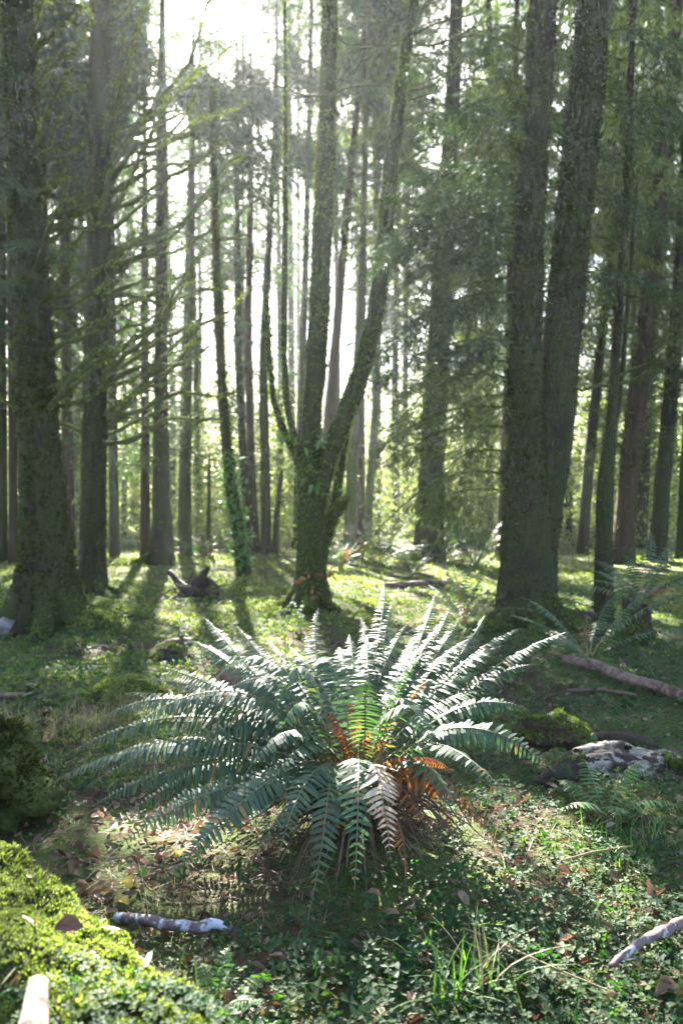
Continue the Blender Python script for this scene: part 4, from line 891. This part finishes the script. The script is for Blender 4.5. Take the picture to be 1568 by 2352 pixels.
leaf_thing('curled pinkish brown leaf resting on the mossy log', 178, 2126, .075, 6, 'litter', d=1.955, curl=.5)
leaf_thing('dark rolled leaf tucked beneath the curled one on the log', 172, 2150, .06, 16, 'rot_red', d=1.915, curl=.7)
for k, (px, py, L, lab) in enumerate(((1290, 2030, .10, 'rolled tan leaf in the sunlit clover'), (1335, 2040, .09, 'pale crumpled leaf right of the rolled tan one'), (1500, 2085, .13, 'long brown rolled leaf near the right edge'),
                                      (1378, 1888, .13, 'grey brown leaf in the shade under the lacy fern'), (170, 2020, .09, 'brown leaf on the litter above the moss'), (215, 1990, .1, 'long curled brown leaf on the dark litter'),
                                      (1535, 2310, .12, 'toothed brown leaf in the bottom right corner'), (1195, 1862, .14, 'dark brown leaf strip below the rotten log'))):
    leaf_thing(lab, px, py, L * .62, 60 + k, 'litter', .03, curl=1.1 + .3 * (k % 3))

# ------------------------------------------------------------------ ground cover (nobody could count it)
def heart(n=3):
    V = [(0, 0, 0)]; T = []
    for k in range(n):
        a = 2 * pi * k / n
        for rr_, da, z in ((.62, -.62, .06), (1.0, -.42, .02), (.86, 0., -.05), (1.0, .42, .02), (.62, .62, .06)): V.append((rr_ * cos(a + da), rr_ * sin(a + da), z))
        o = 1 + 5 * k; T += [(0, o, o + 1), (0, o + 1, o + 2), (0, o + 2, o + 3), (0, o + 3, o + 4)]
    return np.array(V, float), np.array(T)
CLOVER = heart()
def scatter(n, dmin, dmax, dens, power=1.6, side=.50):
    d = dmin * (dmax / dmin) ** rng.random(n) if power == 1.6 else rng.uniform(dmin, dmax, n)
    x = rng.uniform(-side, side, n) * d; k = rng.random(n) < dens(x, d); x, d = x[k], d[k]
    px = CX + F * x / d; return x, d, px
def onto(x, y, dz): return np.stack([x, y, terrain(x, y) + dz], -1)
def rup(n, tilt): return norm(np.array([0, 0, 1.]) + rng.normal(size=(n, 3)) * tilt)
def py_(d): return HY + F * EYE / d
def flat_rot(n, tilt):
    u = rup(n, tilt); a = rng.uniform(0, 2 * pi, n); f = np.stack([np.cos(a), np.sin(a), 0 * a], -1); return frames(f - (f * u).sum(1)[:, None] * u, u)

def dens_clover(x, d):
    px = CX + F * x / d; py = py_(d); c = n2(x, d, 1.6, 31) + .5 * n2(x, d, 5, 32)
    w = np.where(px > 1000, .82, np.where(py > 2050, .45, .32)) + .2 * (py < 1750) * (px < 500)
    w = np.where((px < 520) & (py > 1820), .13, w); w = w * np.where((py > 1850) & (px < 1000), .72, 1.); hollow = np.exp(-(((x - .05) / .45) ** 2 + ((d - 2.55) / .3) ** 2)); w = w * (1 - .55 * hollow)
    return np.clip(w + c * 1.1, 0, 1)
x, d, px = scatter(46000, 1.75, 13, dens_clover); n = len(x); print('clover', n)
mb = MB(); inst(mb, *CLOVER, onto(x, d, rng.uniform(.01, .06, n)), flat_rot(n, .38), rng.uniform(.009, .021, n) * np.where(d > 5, 1.5, 1.) * np.where(rng.random(n) < .12, 1.5, 1))
tag(mb.build('clover', M['clover']), 'wood sorrel leaves carpeting the forest floor', 'ground cover', kind='stuff')
x = rng.normal(size=170) * .22 + .1; d = rng.normal(size=170) * .14 + 2.2; n = 170
mb = MB(); inst(mb, *CLOVER, onto(x, d, rng.uniform(.02, .08, n)), flat_rot(n, .4), rng.uniform(.020, .034, n))
tag(mb.build('clover', M['clover']), 'larger sorrel leaves in the dark hollow before the fern', 'ground cover', kind='stuff')
# sorrel on the mossy log
k = rng.integers(0, g.shape[0], 1) if False else None
gl = [o for o in COL.objects if o.get('label', '').startswith('thick log')][0]
mb = MB(); n = 1100; f = rng.random(n); a = rng.uniform(.4, 1.45, n); L_ = np.array(LOGP); pos = np.stack([np.interp(f, np.linspace(0, 1, 7), L_[:, c]) for c in range(4)], -1)
ax_ = norm(np.array([.75, -.65, 0])); pr_ = np.array([.65, .75, 0]); q = pos[:, :3] + (pr_[None] * np.cos(a * 1.6)[:, None] + np.array([0, 0, 1.]) * np.sin(a * 1.6)[:, None]) * (pos[:, 3:] * 1.08 + .015)
kk = n2(q[:, 0], q[:, 1], 3.2, 77) + 1.2 * (f - .78) > .06; q = q[kk]; inst(mb, *CLOVER, q, flat_rot(len(q), .35), rng.uniform(.008, .015, len(q)))
tag(mb.build('clover', M['clover']), 'small sorrel leaves growing on top of the mossy log', 'ground cover', kind='stuff')
k_ = rng.integers(0, LOGG.reshape(-1, 3).shape[0], 900); p_ = LOGG.reshape(-1, 3)[k_]; p_ = p_[(p_[:, 2] > .2)][:150] + np.array([0, 0, .014])
mb = MB(); L = rng.uniform(.012, .045, len(p_)); inst(mb, *blade((.3, .5, .3), (0, .5, 1), 0, .1), p_, flat_rot(len(p_), .5), np.stack([L, L * rng.uniform(.08, .5, len(p_)), L], -1))
tag(mb.build('leaf_litter', M['litter']), 'brown needles and leaf scraps fallen on the mossy log', 'litter', kind='stuff')
# dead leaves and needle litter
LEAF = (np.array([(0, 0, 0), (.3, .26, .1), (.7, .24, .14), (1, 0, .05), (.7, -.24, .14), (.3, -.26, .1), (.5, 0, -.03)]), np.array([(0, 6, 1), (1, 6, 2), (2, 6, 3), (3, 6, 4), (4, 6, 5), (5, 6, 0)]))
def dens_litter(x, d):
    px = CX + F * x / d; py = py_(d); w = np.where((px < 620) & (py > 1820), .8, np.where(px > 1150, .35, .25)); return np.clip(w + n2(x, d, 1.3, 41), 0, 1)
x, d, px = scatter(9000, 1.75, 13, dens_litter); n = len(x); print('litter', n)
mb = MB(); sz = rng.uniform(.02, .06, n); inst(mb, *LEAF, onto(x, d, rng.uniform(.004, .03, n)), flat_rot(n, .35), np.stack([sz, sz * rng.uniform(.5, 1.1, n), sz * rng.uniform(.5, 2.5, n)], -1))
tag(mb.build('leaf_litter', M['litter']), 'fallen brown leaves strewn over the forest floor', 'litter', kind='stuff')
NEED = blade((.5, .5), (0, 1), 0, 0)
x, d, px = scatter(26000, 1.75, 9, lambda x, d: np.where(CX + F * x / d < 700, .9, .6)); n = len(x); L = rng.uniform(.015, .07, n)
mb = MB(); inst(mb, *NEED, onto(x, d, rng.uniform(.003, .02, n)), flat_rot(n, .25), np.stack([L, rng.uniform(.001, .003, n), L], -1))
tag(mb.build('needle_litter', M['litter']), 'dry needles and twig bits on the soil', 'litter', kind='stuff')
# moss tufts over the floor
def dens_moss(x, d):
    px = CX + F * x / d; py = py_(d); w = np.where((py < 1800) & (px < 760), .62, np.where(py < 1450, .55, np.where(px < 640, -.25, .10))); return np.clip(w + 1.3 * n2(x, d, 1.1, 51) + .6 * n2(x, d, 4, 52), 0, 1)
x, d, px = scatter(44000, 2.2, 22, dens_moss); n = len(x); print('moss', n)
mb = MB(); add_tufts(mb, onto(x, d, -.004 + 0 * x), rup(n, .3), .026 * (1 + d / 9)); tag(mb.build('moss', M['moss_bright']), 'cushions of green moss on the forest floor', 'moss', kind='stuff')
# fine grass on the left floor
x, d, px = scatter(9000, 2.6, 12, lambda x, d: np.clip(np.where((CX + F * x / d < 650) & (d < 3.6), -.1, np.where((CX + F * x / d < 650), .5, .15)) + n2(x, d, 1.5, 61), 0, 1)); n = len(x); L = rng.uniform(.04, .14, n)
mb = MB(); up = rup(n, .55); inst(mb, *blade((.5, .4, .05), (0, .55, 1), 0, .3), onto(x, d, 0 * x), frames(up, rand_unit(n)), np.stack([L, rng.uniform(.0015, .0035, n), L], -1))
tag(mb.build('grass', M['straw']), 'sparse thin grass among the moss', 'grass', kind='stuff')

# ------------------------------------------------------------------ the air between the trees
def haze():
    m, t, out = nt('air'); v = t.nodes.new('ShaderNodeVolumePrincipled'); v.inputs['Color'].default_value = (.92, .96, 1., 1)
    v.inputs['Density'].default_value = HAZE; v.inputs['Anisotropy'].default_value = .55; t.links.new(v.outputs[0], out.inputs['Volume'])
    z = [-4., 36.]; V = [(a, b, c) for c in z for b in (-12., 95.) for a in (-75., 75.)]
    mb = MB(); mb.add(V, [(0, 2, 3, 1), (4, 5, 7, 6), (0, 1, 5, 4), (2, 6, 7, 3), (0, 4, 6, 2), (1, 3, 7, 5)])
    tag(mb.build('haze', m), 'pale bright air hanging between the trees', 'haze', kind='stuff')
HAZE = .0007
haze()

# ------------------------------------------------------------------ light, world, camera
w = bpy.data.worlds.new("World"); scene.world = w; w.use_nodes = True; t = w.node_tree
sky = t.nodes.new('ShaderNodeTexSky'); sky.sky_type = 'NISHITA'; sky.sun_disc = False
elev = math.asin(SUN[2]); azim = math.atan2(SUN[0], SUN[1])
sky.sun_elevation = elev; sky.sun_rotation = azim; sky.air_density = 1.0; sky.dust_density = 2.0
bg = t.nodes['Background']; bg.inputs['Strength'].default_value = .05; t.links.new(sky.outputs[0], bg.inputs['Color'])
sl = bpy.data.lights.new('sun', 'SUN'); sl.energy = 5; sl.angle = radians(.5); sl.color = (1., .95, .86)
so = bpy.data.objects.new('sun', sl); COL.objects.link(so); so.location = (-5, 30, 30)
from mathutils import Vector
so.rotation_euler = Vector([float(c) for c in SUN]).to_track_quat('Z', 'Y').to_euler()
cam = bpy.data.cameras.new('camera'); co = bpy.data.objects.new('camera', cam); COL.objects.link(co); scene.camera = co
co.location = (0, 0, EYE); co.rotation_euler = (pi / 2, 0, 0)
cam.sensor_fit = 'VERTICAL'; cam.sensor_height = 36; cam.lens = 36 * F / 2352; cam.shift_y = -(1176 - HY) / 2352
cam.clip_end = 2000; cam.clip_start = .05
cam.dof.use_dof = True; cam.dof.focus_distance = 3.0; cam.dof.aperture_fstop = 2.8
vs = scene.view_settings; vs.view_transform = 'Standard'; vs.look = 'None'; vs.gamma = 1; vs.exposure = 3.9
scene.cycles.use_denoising = True
scene.cycles.max_bounces = 6; scene.cycles.diffuse_bounces = 3; scene.cycles.glossy_bounces = 2; scene.cycles.transmission_bounces = 4; scene.cycles.transparent_max_bounces = 4
scene.cycles.volume_bounces = 0; scene.cycles.caustics_reflective = False; scene.cycles.caustics_refractive = False
